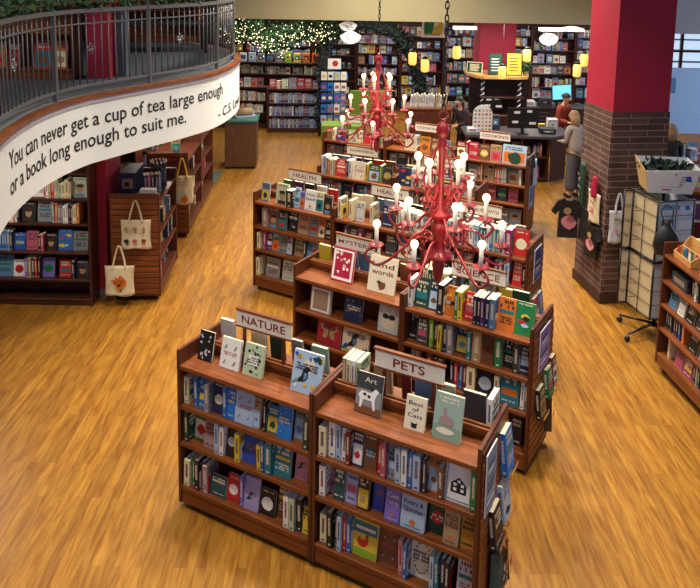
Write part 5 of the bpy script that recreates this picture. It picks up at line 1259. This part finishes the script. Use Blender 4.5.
mb = MB(); mb.bevbox(-.15, .17, .12, .135, 1.78, 2.04, pal('white'), .002); mb.poly([(x*.08+.03, .118, 1.92+y*.08) for x, y in ((1, 0), (.5, .87), (-.5, .87), (-1, 0), (-.5, -.87), (.5, -.87))], pal('red')); o = mb.build('header_card', t); o['label'] = 'white header card with a red disc'
t = thing('display_board', 'lime green display board under the far chandelier', 'board', (.02, 16.9, 0), 0)
GL = mat('lime_green_board', '#7d9a35', .7)
mb = MB(); mb.bevbox(0, .75, 0, .04, .75, 1.45, GL, .006); mb.build('panel', t)
for x in (.03, .7): mb = MB(); mb.bevbox(x-.02, x+.02, .0, .04, 0, .75, WOODD, .003); mb.box(x-.02, x+.02, -.15, .2, 0, .03, WOODD); mb.build('leg', t)
t = thing('display_table', 'low table with a green cloth top beside the card rack', 'table', (-.62, 16.3, 0), 0)
mb = MB(); mb.bevbox(0, .95, 0, .55, .7, .74, GL, .006); mb.bevbox(.0, .95, -.006, .0, .45, .72, GL, .002); mb.build('cloth_top', t)
for x in (.05, .9):
    for y in (.06, .5): mb = MB(); mb.bevbox(x-.025, x+.025, y-.025, y+.025, 0, .7, WOODD, .003); mb.build('leg', t)
# brown cabinet with upright white books
t = thing('display_cabinet', 'plain brown cabinet with white books standing on it, back centre', 'cabinet', (1.22, 15.6, 0), -.05)
mb = MB(); mb.bevbox(0, .95, 0, .55, .04, 1.28, WOODZ, .006); mb.build('carcass', t); mb = MB(); mb.bevbox(-.02, .97, -.02, .57, 1.28, 1.32, WOODX, .004); mb.build('top', t)
for x in (.02, .5): mb = MB(); mb.bevbox(x, x+.43, -.014, .0, .1, 1.22, WOODZ, .003); mb.build('door', t)
F = frame(1.22, 15.6, -.05)
for i in range(15): 
    x = .08+.052*i; M = F @ T(x+.03, .1, 1.321) @ RY(.1+.01*(i % 3)) @ RZ(PI/2); queue_book(M, .17, .25+.02*(i % 3), .035, rng.choice(['white', 'cream', 'white', 'tan']), 't', 'S', 'brown cabinet', 'top', 'books on the brown cabinet', i)
# poster panels
t = thing('framed_poster', 'white framed green and yellow poster hanging at the top centre back', 'poster', (1.53, 16.0, 2.79))
mb = MB(); mb.bevbox(0, .5, 0, .03, 0, .39, pal('white'), .004); mb.build('frame', t)
mb = MB(); mb.poly([(.05, -.001, .08), (.23, -.001, .08), (.27, -.001, .35), (.05, -.001, .35)], pal('green')); mb.poly([(.24, -.001, .08), (.45, -.001, .07), (.45, -.001, .28), (.4, -.001, .36), (.34, -.001, .26), (.25, -.001, .24)], pal('yellow')); mb.poly([(.06, -.002, .05), (.4, -.002, .05), (.4, -.002, .08), (.06, -.002, .08)], pal('ochre')); mb.build('print', t)
for x in (.1, .4): mb = MB(); mb.tube([(x, .015, .39), (x, .015, .45)], .004, PLASTIC, 4); mb.build('wire', t)
# paper clouds and oval
def paper_shape(name, label, loc, rx, rz_, hang, n=26, jag=.1):
    t = thing(name, label, 'hanging sign', loc, group='white paper shapes hanging from the ceiling'); r = random.Random(int(rx*100)); mb = MB()
    pts = [((rx*(1+jag*math.sin(5*a)*r.uniform(.4, 1)))*math.cos(a), (rz_*(1+jag*math.cos(4*a)*.8))*math.sin(a)) for a in [2*PI*i/n for i in range(n)]]
    mb.prism(pts, -.012, .012, pal('white'), RX(PI/2)); mb.build('paper_shape', t)
    mb = MB()
    for k in range(16): a = r.uniform(0, 6.28); q = r.uniform(.1, .75); x, z = rx*q*math.cos(a), rz_*q*math.sin(a); mb.poly([(x-.04, -.0135, z), (x+.04, -.0135, z), (x+.03, -.0135, z+.012), (x-.03, -.0135, z+.012)], pal('grey'))
    mb.build('drawn_lines', t); mb = MB(); mb.tube([(0, 0, rz_*.9), (0, 0, hang)], .004, PLASTIC, 4); mb.build('string', t)
paper_shape('hanging_paper_cloud', 'upper white paper cloud hanging above the far chandelier', (-.06, 16.2, 2.99), .19, .11, .2)
paper_shape('hanging_paper_cloud', 'lower white paper cloud hanging above the far chandelier', (0.0, 16.0, 2.76), .22, .13, .43)
paper_shape('hanging_oval_sign', 'white oval paper sign hanging left of the big red pillar', (4.27, 16.0, 2.80), .2, .13, .4, 26, .02)
# jar lanterns
def lantern(x, z, label, y=16.0):
    t = thing('jar_lantern', label, 'lantern', (x, y, z), group='glowing jar lanterns over the checkout')
    mb = MB(); mb.lathe([(.06, -.15), (.085, -.12), (.09, .08), (.06, .13)], mat('lit_jar', '#f6c765', .4, emit=.9), 12); mb.build('glass_jar', t)
    mb = MB(); mb.lathe([(.065, .13), (.065, .17), (.02, .19)], PLASTIC, 12); mb.build('cap', t)
    mb = MB(); mb.tube([(0, 0, .18), (0, 0, 3.19-z)], .005, PLASTIC, 4); mb.build('cord', t)
for x, z, l in ((1.35, 2.34, 'glowing yellow jar lantern, leftmost, above the brown cabinet'), (1.62, 2.19, 'glowing yellow jar lantern, lowest of the left trio'), (2.30, 2.49, 'glowing yellow jar lantern just left of the rear red pillar'),
                (3.30, 2.07, 'glowing yellow jar lantern in front of the rear red pillar'), (3.82, 2.45, 'glowing yellow jar lantern just right of the rear red pillar'), (4.92, 2.14, 'glowing jar lantern, lower of the pair by the big pillar'), (5.06, 2.37, 'glowing jar lantern, upper of the pair by the big pillar')): lantern(x, z, l)
# ceiling strips
for x, l in ((2.2, 'long white light strip left of the rear red pillar'), (4.05, 'long white light strip right of the rear red pillar')):
    o = None; mb = MB(); mb.bevbox(x, x+.5, 15.9, 16.05, 2.98, 3.05, mat('lit_diffuser', '#fff6e6', .4, emit=1), .004); o = mb.build('light_strip'); tag(o, l, 'ceiling light', 'light strips')
mb = MB(); mb.lathe([(.28, 0), (.25, .05), (.1, .09)], mat('lit_diffuser', '#fff6e6', .4, emit=2), 20, T(4.85, 16.3, 2.97)); tag(mb.build('ceiling_light'), 'white dome light near the top left of the big red pillar', 'ceiling light')
# kiosk round the rear red pillar
t = thing('checkout_kiosk', 'checkout kiosk with a pale wood ledge and striped twisted posts round the rear red pillar', 'kiosk', (2.7, 16.45, 0))
mb = MB(); mb.prism([(0, .55), (.15, .1), (.3, 0), (1.1, 0), (1.3, .1), (1.42, .55), (1.42, 1.05), (0, 1.05)], 1.84, 1.9, WOODL); mb.build('ledge', t)
for x in (.3, 1.13):
    mb = MB(); mb.tube([(x, .15, 1.0), (x, .15, 1.84)], .03, pal('navy'), 8)
    mb.tube([(x+.034*math.cos(k*.6), .15+.034*math.sin(k*.6), 1.0+.84*k/70) for k in range(71)], .014, pal('white'), 5); mb.build('twisted_post', t)
mb = MB(); mb.box(.05, 1.4, .5, .56, 1.0, 1.84, mat('dark kiosk panel', '#2a1d18', .6)); mb.bevbox(.25, 1.25, .1, .5, 1.38, 1.41, WOODD, .003); mb.build('back_panel', t)
mb = MB(); mb.bevbox(.02, 1.4, .08, 1.0, .02, 1.0, WOODD, .006); mb.build('counter_base', t)
def framed(label, x, y, z, w, h, bgc, tx, rz=0, fc='black'):
    t = thing('framed_sign', label, 'framed sign', group='framed signs on the kiosk ledge'); t.matrix_world = T(x, y, z) @ RZ(rz) @ RX(-.12)
    mb = MB(); mb.bevbox(0, w, 0, .02, 0, h, pal(fc), .003); mb.build('frame', t); mb = MB(); mb.poly([(.02, -.001, .02), (w-.02, -.001, .02), (w-.02, -.001, h-.02), (.02, -.001, h-.02)], pal(bgc))
    r = random.Random(int(x*50))
    for i in range(5): zz = h*(.2+.13*i); mb.poly([(w*.2, -.002, zz), (w*r.uniform(.6, .8), -.002, zz), (w*.8, -.002, zz+.02), (w*.2, -.002, zz+.02)], pal(tx))
    mb.build('print', t)
framed('dark green framed sign on the kiosk ledge', 3.12, 16.62, 1.902, .32, .5, 'dark green', 'white')
framed('yellow framed sign on the kiosk ledge', 3.52, 16.62, 1.902, .36, .52, 'yellow', 'dark grey')
framed('slanted cream and green sign on the left of the kiosk ledge', 2.68, 17.0, 1.902, .38, .26, 'dark green', 'cream', -.5, 'cream')
t = thing('potted_plant', 'small green plant at the right end of the kiosk ledge', 'plant', (3.98, 16.75, 1.902)); mb = MB(); mb.lathe([(.05, 0), (.07, .1), (.06, .1)], pal('tan'), 10); mb.build('pot', t); mb = MB(); leaf_cloud(mb, [Vector((0, 0, .2))], .11, 160, LEAF, rng, (.08, .14)); mb.build('foliage', t)
# checkout counter
t = thing('checkout_counter', 'long dark checkout counter with cubby shelves, behind the back row', 'counter', (2.35, 14.55, 0), 0)
mb = MB(); mb.prism([(0, .1), (1.75, 0), (2.15, .3), (2.15, .95), (0, .95)], .93, .98, mat('grey_laminate', '#4f4d50', .35)); mb.build('worktop', t)
mb = MB(); mb.box(.04, 1.7, .42, .46, .04, .93, WOODD); mb.box(.04, 1.7, .14, .42, .04, .08, WOODD); mb.box(.04, 1.7, .12, .42, .5, .53, WOODD)
for x in (.04, .58, 1.12, 1.66): mb.box(x, x+.04, .1, .42, .04, .93, WOODD)
mb.prism([(1.72, .06), (2.1, .34), (2.1, .9), (2.06, .9), (2.06, .36), (1.72, .1)], .04, .93, WOODD); mb.build('base', t)
F = frame(2.4, 14.68, 0)
for z in (.081, .531): fill(F, .02, 1.6, .03, z, 'checkout counter', 'cubby', 'far books', .8, ['dark grey', 'navy', 'purple', 'rose', 'black', 'tan'], (.2, .28), .3)
def monitor(label, M, w=.5, h=.32):
    t = thing('computer_monitor', label, 'monitor', group='checkout monitors'); t.matrix_world = M
    mb = MB(); mb.bevbox(0, w, 0, .03, .12, .12+h, PLASTIC, .006); mb.build('housing', t); mb = MB(); mb.bevbox(w/2-.03, w/2+.03, .01, .04, .0, .14, PLASTIC, .004); mb.bevbox(w/2-.12, w/2+.12, -.06, .12, 0, .012, PLASTIC, .004); mb.build('stand', t)
    mb = MB(); 
    for a, b, cw in ((.2, .72, .12), (.62, .78, .1), (.7, .2, .14), (.15, .25, .12)): mb.poly([(w*a, -.001, .12+h*b), (w*a+cw, -.001, .12+h*b), (w*a+cw, -.001, .17+h*b), (w*a, -.001, .17+h*b)], pal('white'))
    mb.build('stuck_notes', t)
monitor('large black monitor with white notes stuck to its back, on the checkout counter', T(3.2, 14.75, .981), .62, .42)
monitor('smaller dark monitor further back on the kiosk counter', T(3.0, 16.56, 1.001), .44, .3)
t = thing('sticker_display', 'white round-topped display board covered with small stickers', 'display board', (2.72, 14.9, .981), .05)
mb = MB(); pts = [(-.2, 0), (.2, 0), (.2, .36)]+[(.2*math.cos(a), .36+.2*math.sin(a)) for a in [PI*k/12 for k in range(1, 12)]]+[(-.2, .36)]; mb.prism(pts, -.012, .012, pal('white'), RX(PI/2)); mb.build('panel', t)
mb = MB(); mb.box(-.1, .1, .0, .12, 0, .015, pal('white')); mb.build('foot', t)
mb = MB()
for j in range(6):
    for i in range(5): x = -.15+.075*i; z = .05+.078*j; mb.poly([(x-.022, -.0135, z-.02), (x+.022, -.0135, z-.02), (x+.022, -.0135, z+.025), (x-.022, -.0135, z+.025)], pal(rng.choice(['rose', 'sage green', 'tan', 'pale blue', 'dark grey', 'yellow', 'pink', 'red'])))
mb.build('stickers', t)
for i, (x, y, w_, d, h, c, l) in enumerate(((3.9, 14.8, .3, .25, .1, ('black', 'grey', 'white'), 'black card terminal box on the checkout counter'), (4.15, 15.2, .2, .2, .22, ('pale grey', 'white', 'grey'), 'pale grey printer on the checkout counter'), (2.95, 15.15, .18, .14, .3, ('dark grey', 'steel blue', 'white'), 'dark box behind the sticker display'),
        (3.95, 15.2, .14, .1, .12, ('yellow', 'red', 'white'), 'small yellow box on the checkout counter'), (2.42, 14.85, .2, .16, .08, ('white', 'rose', 'grey'), 'white tray at the left end of the checkout counter'))):
    gift(T(x, y, .981), w_, d, h, list(c), l)
t = thing('back_counter', 'rear dark work counter with trays behind the standing staff', 'counter', (4.0, 17.6, 0)); mb = MB(); mb.bevbox(0, 2.6, 0, .6, .96, 1.0, mat('black_worktop', '#29292c', .4), .006); mb.build('worktop', t); mb = MB(); mb.box(.03, 2.57, .05, .58, .03, .96, WOODD); mb.build('base', t)
mb = MB(); 
for j in range(5): mb.box(.1, .8, .0, .05, .5+.09*j, .515+.09*j, STEEL)
mb.build('letter_trays', t)
gift(T(4.0, 17.7, 1.001), .5, .3, .12, ['white', 'pale grey', 'grey'], 'white printer on the rear work counter'); gift(T(4.6, 17.75, 1.001), .3, .2, .2, ['dark grey', 'black', 'grey'], 'dark phone unit on the rear work counter')
t = thing('tilted_screen', 'bright pale blue screen tilted on the rear work counter', 'screen', (4.75, 17.2, 1.25), 0); mb = MB(); 
mb.bevbox(0, .46, 0, .03, 0, .36, PLASTIC, .004, RY(-.08)); mb.build('housing', t); mb = MB(); mb.box(.015, .445, -.003, -.001, .015, .345, mat('lit_screen', '#6cc4ee', .3, emit=.9), RY(-.08)); mb.build('display', t); mb = MB(); mb.box(.2, .25, .03, .4, 0, .03, PLASTIC); mb.tube([(.23, .4, .0), (.23, .45, -.24)], .02, PLASTIC, 6); mb.build('stand_arm', t)
# right side tables
t = thing('display_table', 'dark red cabinet table with a framed picture, right of the spinner', 'table', (5.05, 10.9, 0), -.15)
mb = MB(); mb.bevbox(0, 1.9, 0, 1.0, .02, .98, mat('oxblood_wood', '#4c1517', .45), .006); mb.build('cabinet', t); mb = MB(); mb.bevbox(-.03, 1.93, -.03, 1.03, .98, 1.03, WOODX, .006); mb.build('top', t)
mb = MB(); mb.bevbox(.1, .4, -.02, -.001, .55, .88, pal('pale grey'), .002); mb.box(.14, .36, -.022, -.0205, .59, .84, pal('purple')); mb.build('picture', t)
F = frame(5.05, 10.9, -.15)
for y in (.06, .34, .62): fill(F, .0, 1.85, y, 1.031, 'oxblood table', 'row %d' % (y*10), 'books on the oxblood table', .8, ['white', 'pale blue', 'rose', 'tan', 'grey', 'steel blue', 'black'], (.18, .26), .1, lean=.5)
t = thing('display_table', 'second table of books further back at the right edge', 'table', (5.0, 13.2, 0), 0)
mb = MB(); mb.bevbox(0, 2.2, 0, .9, .82, .88, WOODX, .006); mb.build('top', t)
for x in (.08, 2.12):
    for y in (.08, .82): mb = MB(); mb.bevbox(x-.03, x+.03, y-.03, y+.03, 0, .82, WOODD, .003); mb.build('leg', t)
F = frame(5.0, 13.2, 0)
for y in (.06, .4): fill(F, .05, 2.15, y, .881, 'right rear table', 'row %d' % (y*10), 'books on the right rear table', .7, ['white', 'pale blue', 'navy', 'rose', 'steel blue', 'dark grey'], (.2, .27), .05, lean=.4)
bw = mat('pale_blue_banner', '#a9c8e8', .6)
t = thing('display_banner', 'large pale blue banner board behind the person in black', 'banner', (5.95, 14.3, 0)); mb = MB(); mb.bevbox(0, 1.6, 0, .04, 1.15, 2.45, bw, .005); mb.build('board', t)
for x in (.1, 1.5): mb = MB(); mb.tube([(x, .06, 0), (x, .06, 2.4)], .02, STEEL, 6); mb.box(x-.02, x+.02, -.2, .3, 0, .03, STEEL); mb.build('stand', t)
mb = MB()
for i in range(6): mb.poly([(.9, -.002, 1.9-.09*i), (1.5, -.002, 1.9-.09*i), (1.5, -.002, 1.93-.09*i), (.9, -.002, 1.93-.09*i)], pal('white'))
mb.poly([(.15, -.002, 1.95), (.38, -.002, 1.95), (.38, -.002, 2.25), (.15, -.002, 2.25)], pal('steel blue')); mb.build('print', t)
F = open_case('wall_bookcase', 'narrow dark shelving just right of the big brick pillar', 5.35, 15.5, .6, 2.6, .35, (.3, .7, 1.1, 1.5, 1.9, 2.3), 0, WOODD, WOODD)
for z in (.7, 1.1, 1.5, 1.9, 2.3): fill(F, .04, .56, .04, z, 'narrow shelving', 'shelf', 'far books', .8, ['dark red', 'teal', 'white', 'steel blue'], (.18, .26), .1)
m = MB(); m.box(8.6, 11.2, 22.2, 22.34, .9, 3.0, mat('daylit_glass', '#bcd4f0', .2, emit=.9)); struct('window_1', m)
m = MB()
for x in (8.55, 9.85, 11.15): m.box(x, x+.08, 22.12, 22.2, .85, 3.05, WOODD)
for z in (.85, 1.9, 3.0): m.box(8.55, 11.23, 22.12, 22.199, z, z+.06, WOODD)
struct('trim_6', m)

# ------------------------------------------------------------------ balcony shop floor
MZ = SLAB+.052
def open_case_z(label, x, y, w, h, d, lv, rz=0):
    F = open_case('balcony_bookcase', label, x, y, w, h, d, lv, rz, WOODX, WOODZ, 'bookcases up on the balcony')
    o = [q for q in COL.objects if q.get('label') == label][0]; o.location.z = MZ; return T(0, 0, MZ) @ F
F = open_case_z('cherry bookcase up on the balcony behind the railing, left', -4.75, 8.55, 1.55, 2.1, .3, (.12, .55, 1.0, 1.45))
for i, (a, b, c, h) in enumerate(((.62, .72, 'ochre', .3), (.76, .9, 'dark red', .3), (1.06, 1.27, 'red', .33), (1.28, 1.45, 'orange', .33))): shelf_book(F, a, b, .05, .12, 'F', c, h, 'p', rng, 'balcony bookcase', 'low shelf', 'books up on the balcony')
for a, c in ((.6, 'orange'), (.75, 'bright blue'), (.95, 'dark grey'), (1.1, 'white'), (1.3, 'pink')): shelf_book(F, a, a+.12, .05, 1.0, 'F', c, .3, 'p', rng, 'balcony bookcase', 'high shelf', 'books up on the balcony')
F = open_case_z('second cherry bookcase up on the balcony, at the far left edge', -6.6, 8.55, 1.8, 2.1, .3, (.12, .55, 1.0, 1.45))
t = thing('low_table', 'dark low table standing on the balcony behind the railing', 'table', (-3.4, 11.0, MZ), .3); mb = MB(); mb.bevbox(0, 1.3, 0, .6, .42, .46, mat('black_table', '#1b1c20', .5), .005); mb.build('top', t)
for x in (.06, 1.24):
    for y in (.06, .54): mb = MB(); mb.bevbox(x-.025, x+.025, y-.025, y+.025, 0, .42, PLASTIC, .003); mb.build('leg', t)
F = open_case_z('dark bookcase along the balcony rear wall', -4.6, 12.75, 2.0, 1.9, .3, (.12, .55, 1.0, 1.45), 0)

# ------------------------------------------------------------------ chandeliers
def scroll(c, r0, turns, a0, dirn, ux, n=22):
    return [Vector((c[0]+ux*(r0*(1-.8*k/n))*math.cos(a0+dirn*turns*2*PI*k/n), 0, c[1]+(r0*(1-.8*k/n))*math.sin(a0+dirn*turns*2*PI*k/n))) for k in range(n+1)]
def chandelier(name, label, x, y, z, rz, ceil):
    """z: underside of the body"""
    t = thing(name, label, 'chandelier', (x, y, z), rz, 'red candle chandeliers')
    mb = MB(); mb.lathe([(.004, -.02), (.03, .02), (.045, .08), (.05, .16), (.045, .2), (.115, .215), (.12, .235), (.07, .25), (.055, .3), (.05, .38), (.068, .44), (.072, .47), (.06, .49), (.045, .52), (.1, .56), (.1, .585), (.045, .62), (.028, .7), (.022, .86), (.026, 1.0), (.038, 1.12), (.04, 1.16), (.024, 1.18), (.045, 1.21), (.055, 1.25), (.045, 1.29), (.02, 1.315), (.015, 1.33)], REDM, 20); mb.build('stem', t)
    mb = MB(); 
    mb.tube([(.035*math.cos(a), 0, 1.365+.035*math.sin(a)) for a in [2*PI*k/14 for k in range(15)]], .007, REDM, 5)
    k = 0; zz = 1.42
    while zz+z < ceil:
        A = PI/2*(k % 2); mb.tube([(.014*math.cos(a)*math.cos(A), .014*math.cos(a)*math.sin(A), zz+.034*math.sin(a)) for a in [2*PI*q/10 for q in range(11)]], .0055, PLASTIC, 4); zz += .05; k += 1
    o = mb.build('chain', t); o['label'] = 'black hanging chain'
    def tier(n, r, zp, zb, zs, a0, drop):
        for i in range(n):
            a = a0+2*PI*i/n; M = RZ(a)
            P = [(.05, 0, zs), (r*.3, 0, zs+.035), (r*.55, 0, zs-.05), (r*.8, 0, zp-drop), (r*1.0, 0, zp-drop-.035), (r*1.16, 0, zp-drop+.03), (r*1.14, 0, zp-.04), (r*1.0, 0, zp-.012)]
            mb = MB(); mb.tube(catmull(P, 6), .011, REDM, 6, M); mb.tube([M @ Vector((r, 0, zp-.05)), M @ Vector((r, 0, zp))], .01, REDM, 6)
            mb.tube(scroll((r*.45, zs-.1), .07, 1.3, PI/2, -1, 1), .006, REDM, 5, M); mb.build('arm', t)
            mb = MB(); C = T(r*math.cos(a), r*math.sin(a), zp); mb.lathe([(.012, -.02), (.03, -.008), (.06, .008), (.064, .012), (.03, .004), (.012, .004)], REDM, 14, C); mb.build('drip_pan', t)
            mb = MB(); mb.lathe([(.0165, 0), (.0165, .145), (.012, .148)], CANDLE, 10, C); c = mb.build('candle', t)
            mb = MB(); mb.lathe([(.009, .146), (.022, .158), (.030, .176), (.030, .19), (.022, .207), (.004, .216)], BULB, 10, C); mb.build('bulb', c)
    tier(6, .50, .30, 0, .34, .03, .12)
    tier(6, .36, .56, 0, .52, .72, .10)
    tier(5, .19, .84, 0, .76, .3, .08)
    for i in range(4):
        a = PI/2*i+.4; mb = MB(); P = [(.05, 0, .66), (.13, 0, .78), (.15, 0, .92), (.1, 0, 1.04), (.045, 0, 1.12)]; mb.tube(catmull(P, 6), .008, REDM, 6, RZ(a)); mb.tube(scroll((.085, .66), .045, 1.2, PI, 1, 1), .006, REDM, 5, RZ(a)); mb.build('scroll', t)
    for i, (dx, dy) in enumerate(((0, 0),)):
        l = bpy.data.lights.new('bulb_glow', 'POINT'); l.energy = 12; l.color = (1, .72, .42); l.shadow_soft_size = .35; o = bpy.data.objects.new('bulb_glow', l); COL.objects.link(o); o.location = (x, y-.25, z+.75)
    return t
chandelier('chandelier', 'near red scrollwork chandelier with three tiers of candle bulbs', .735, 5.7, 1.80, .0, 6.5)
chandelier('chandelier', 'far red scrollwork chandelier, smaller in view, left of centre', .375, 9.8, 1.83, .35, 6.5)

# ------------------------------------------------------------------ people
def skin_mesh(pts, edges, radii, m_, name, parent, sub=1, root=0):
    me = bpy.data.meshes.new('k'); me.from_pydata([tuple(p) for p in pts], edges, []); o = bpy.data.objects.new('k', me); COL.objects.link(o)
    sk = o.modifiers.new('s', 'SKIN'); 
    for i, v in enumerate(me.skin_vertices[0].data): v.radius = radii[i] if isinstance(radii[i], tuple) else (radii[i], radii[i]); v.use_root = (i == root)
    sb = o.modifiers.new('b', 'SUBSURF'); sb.levels = sub; sb.render_levels = sub
    dg = bpy.context.evaluated_depsgraph_get(); nm = bpy.data.meshes.new_from_object(o.evaluated_get(dg)); bpy.data.objects.remove(o)
    nm.name = name; nm.materials.clear(); nm.materials.append(m_); nm.polygons.foreach_set('use_smooth', [True]*len(nm.polygons)); nm.polygons.foreach_set('material_index', [0]*len(nm.polygons))
    q = bpy.data.objects.new(name, nm); COL.objects.link(q); q.parent = parent; return q
SKIN = mat('light_skin', '#d2a084', .6)
def person(label, x, y, rz, H, lean, arms, hair_m, top_m, leg_m, hair_long=True, seated=False, head_down=.25, group=None):
    """arms: for L, R -> (elbow, wrist) offsets from shoulder in body frame, front is -Y"""
    t = thing('person', label, 'person', (x, y, 0), rz, group); k = H/1.7
    def B(px, py, pz):      # bends everything above the hip forward
        hz = .92; 
        if pz > hz: d = pz-hz; return Vector((px, py*1.0-d*math.sin(lean), hz+d*math.cos(lean)))*k
        return Vector((px, py, pz))*k
    P = []; R = []; Ed = []
    def add(v, r, par=None): P.append(v); R.append(r*k if not isinstance(r, tuple) else (r[0]*k, r[1]*k)); i = len(P)-1; (Ed.append((par, i)) if par is not None else None); return i
    pel = add(B(0, 0, .95), (.13, .1)); wa = add(B(0, 0, 1.08), (.115, .085), pel); ch = add(B(0, 0, 1.28), (.14, .1), wa); sh = add(B(0, .01, 1.4), (.1, .07), ch); nk = add(B(0, 0, 1.48), .05, sh); hd0 = add(B(0, -.01, 1.55), .06, nk)
    hp = B(0, -.02-.05*head_down, 1.6); hd1 = add(hp, (.078, .095), hd0); hd2 = add(hp+Vector((0, .005, .075*k)), (.062, .075), hd1)
    W = {}
    for s, (el, wr) in zip((-1, 1), arms):
        s0_ = B(s*.17, 0, 1.39); a = add(s0_, .052, sh); b = add(s0_+Vector(el)*k, .038, a); c = add(s0_+Vector(wr)*k, .026, b)
        d = (Vector(wr)-Vector(el)).normalized(); pm = add(P[c]+d*.05*k, (.032, .02), c); W[s] = (a, b, c, pm)
        side = d.cross(Vector((0, 0, 1))); side = side.normalized() if side.length > .1 else Vector((1, 0, 0))
        for f in range(4):
            o_ = side*(-.024+.016*f)*k; L = (.07, .08, .075, .06)[f]*k; f1 = add(P[pm]+o_+d*.035*k, .0085, pm); add(P[f1]+d*L*.6+Vector((0, 0, -.018*k)), .0075, f1)
        th = add(P[pm]+side*-.035*k, .0095, pm); add(P[th]+d*.04*k-side*.01*k, .008, th)
    for s in (-1, 1):
        h = add(B(s*.09, 0, .88), .085, pel); kn = add(B(s*.1, -.02, .5), .058, h); an = add(B(s*.1, .01, .09), .036, kn); add(B(s*.11, -.13, .035), (.04, .025), an)
    skin_mesh(P, Ed, R, SKIN, 'body', t, 1)
    # clothes: looser tubes over the same joints
    tp = [B(0, 0, .84), P[wa], P[ch], P[sh]]; te = [(0, 1), (1, 2), (2, 3)]; tr = [(.175*k, .15*k), (.17*k, .14*k), (.165*k, .125*k), (.11*k, .085*k)]
    for s in (-1, 1):
        a, b, c, pm = W[s]; i = len(tp); tp += [P[a], P[b], P[c]]; te += [(3, i), (i, i+1), (i+1, i+2)]; tr += [.07*k, .056*k, .045*k]
    skin_mesh(tp, te, tr, top_m, 'jacket', t, 1)
    lp = [B(0, 0, .98)]; le = []; lr = [(.155*k, .12*k)]
    for s in (-1, 1): i = len(lp); lp += [B(s*.095, 0, .82), B(s*.105, -.015, .48), B(s*.105, 0, .12)]; le += [(0, i), (i, i+1), (i+1, i+2)]; lr += [.115*k, .105*k, .115*k]
    skin_mesh(lp, le, lr, leg_m, 'trousers', t, 1)
    for s in (-1, 1): mb = MB(); mb.ball((s*.11*k, -.06*k, .045*k), .05*k, PLASTIC, 12, (.9, 2.4, .85)); mb.build('shoe', t)
    hc = hp+Vector((0, .012, .045*k)); mb = MB(); 
    n = 16; vs = []; fs = []
    for j in range(9):
        th = PI*j/8*.62
        for i in range(n):
            a = 2*PI*i/n; fr = -math.sin(a); cut = .72 if fr > .5 else 1.0
            q = th*cut; vs.append(hc+Vector((.09*math.sin(q)*math.cos(a), .105*math.sin(q)*math.sin(a)+.008, .1*math.cos(q)))*k)
    for j in range(8):
        for i in range(n): fs.append((j*n+i, j*n+(i+1) % n, (j+1)*n+(i+1) % n, (j+1)*n+i))
    mb.add(vs, fs, hair_m, None, True)
    if hair_long:
        for i in range(9): a = PI*(i/8)*.9+.16; b0 = hc+Vector((.085*math.cos(a), .09*math.sin(a), -.0))*k; mb.tube([b0, b0+Vector((.01*math.cos(a), .02, -.1))*k, b0+Vector((.0, .03, -.22))*k], .026*k, hair_m, 6, r1=.014*k)
    else: mb.ball(hc+Vector((0, .1, .02))*k, .045*k, hair_m, 8)
    mb.build('hair', t)
    mb = MB()
    for s in (-1, 1): mb.ball(hp+Vector((s*.03, -.088, .02))*k, .012*k, pal('white'), 6); mb.ball(hp+Vector((s*.03, -.098, .02))*k, .006*k, pal('black'), 6)
    mb.build('eyes', t); mb = MB(); mb.ball(hp+Vector((0, -.1, -.005))*k, .014*k, SKIN, 6, (.8, 1, 1.6)); 
    for s in (-1, 1): mb.ball(hp+Vector((s*.078, 0, .01))*k, .02*k, SKIN, 6, (.5, 1, 1.5))
    mb.build('nose_and_ears', t); mb = MB(); mb.ball(hp+Vector((0, -.09, -.04))*k, .016*k, pal('rose'), 6, (1.3, .5, .4)); mb.build('mouth', t)
    return t
reach = ((.0, -.04, -.27), (.06, -.24, -.3)); reach2 = ((-.0, -.04, -.27), (-.06, -.24, -.3))
person('person with long fair hair in a pale fluffy jacket and grey trousers, at the counter', 4.30, 13.72, PI+.5, 1.64, .14, (reach, reach2), mat('fair hair', '#b08c62', .7), mat('pale jacket', '#a79c92', .9), mat('grey trousers', '#55545a', .8))
person('person in a rust red top with dark tied hair, bending over behind the counter', 4.62, 16.1, .6, 1.62, .25, (reach, reach2), mat('dark brown hair', '#2b1a12', .7), mat('rust top', '#9c3a26', .8), pal('black'), False)
person('person in a dark plum top with long black hair, left of the sticker display', 2.5, 15.75, -.9, 1.58, .3, (reach, reach2), mat('black hair', '#16161c', .6), mat('plum top', '#33202c', .85), pal('black'))
person('person in a black top with light brown hair, in front of the pale blue banner', 5.55, 12.55, PI-.3, 1.66, .1, (reach, reach2), mat('light brown hair', '#8f6f4c', .7), mat('black top', '#151518', .85), pal('black'))
flush_books()
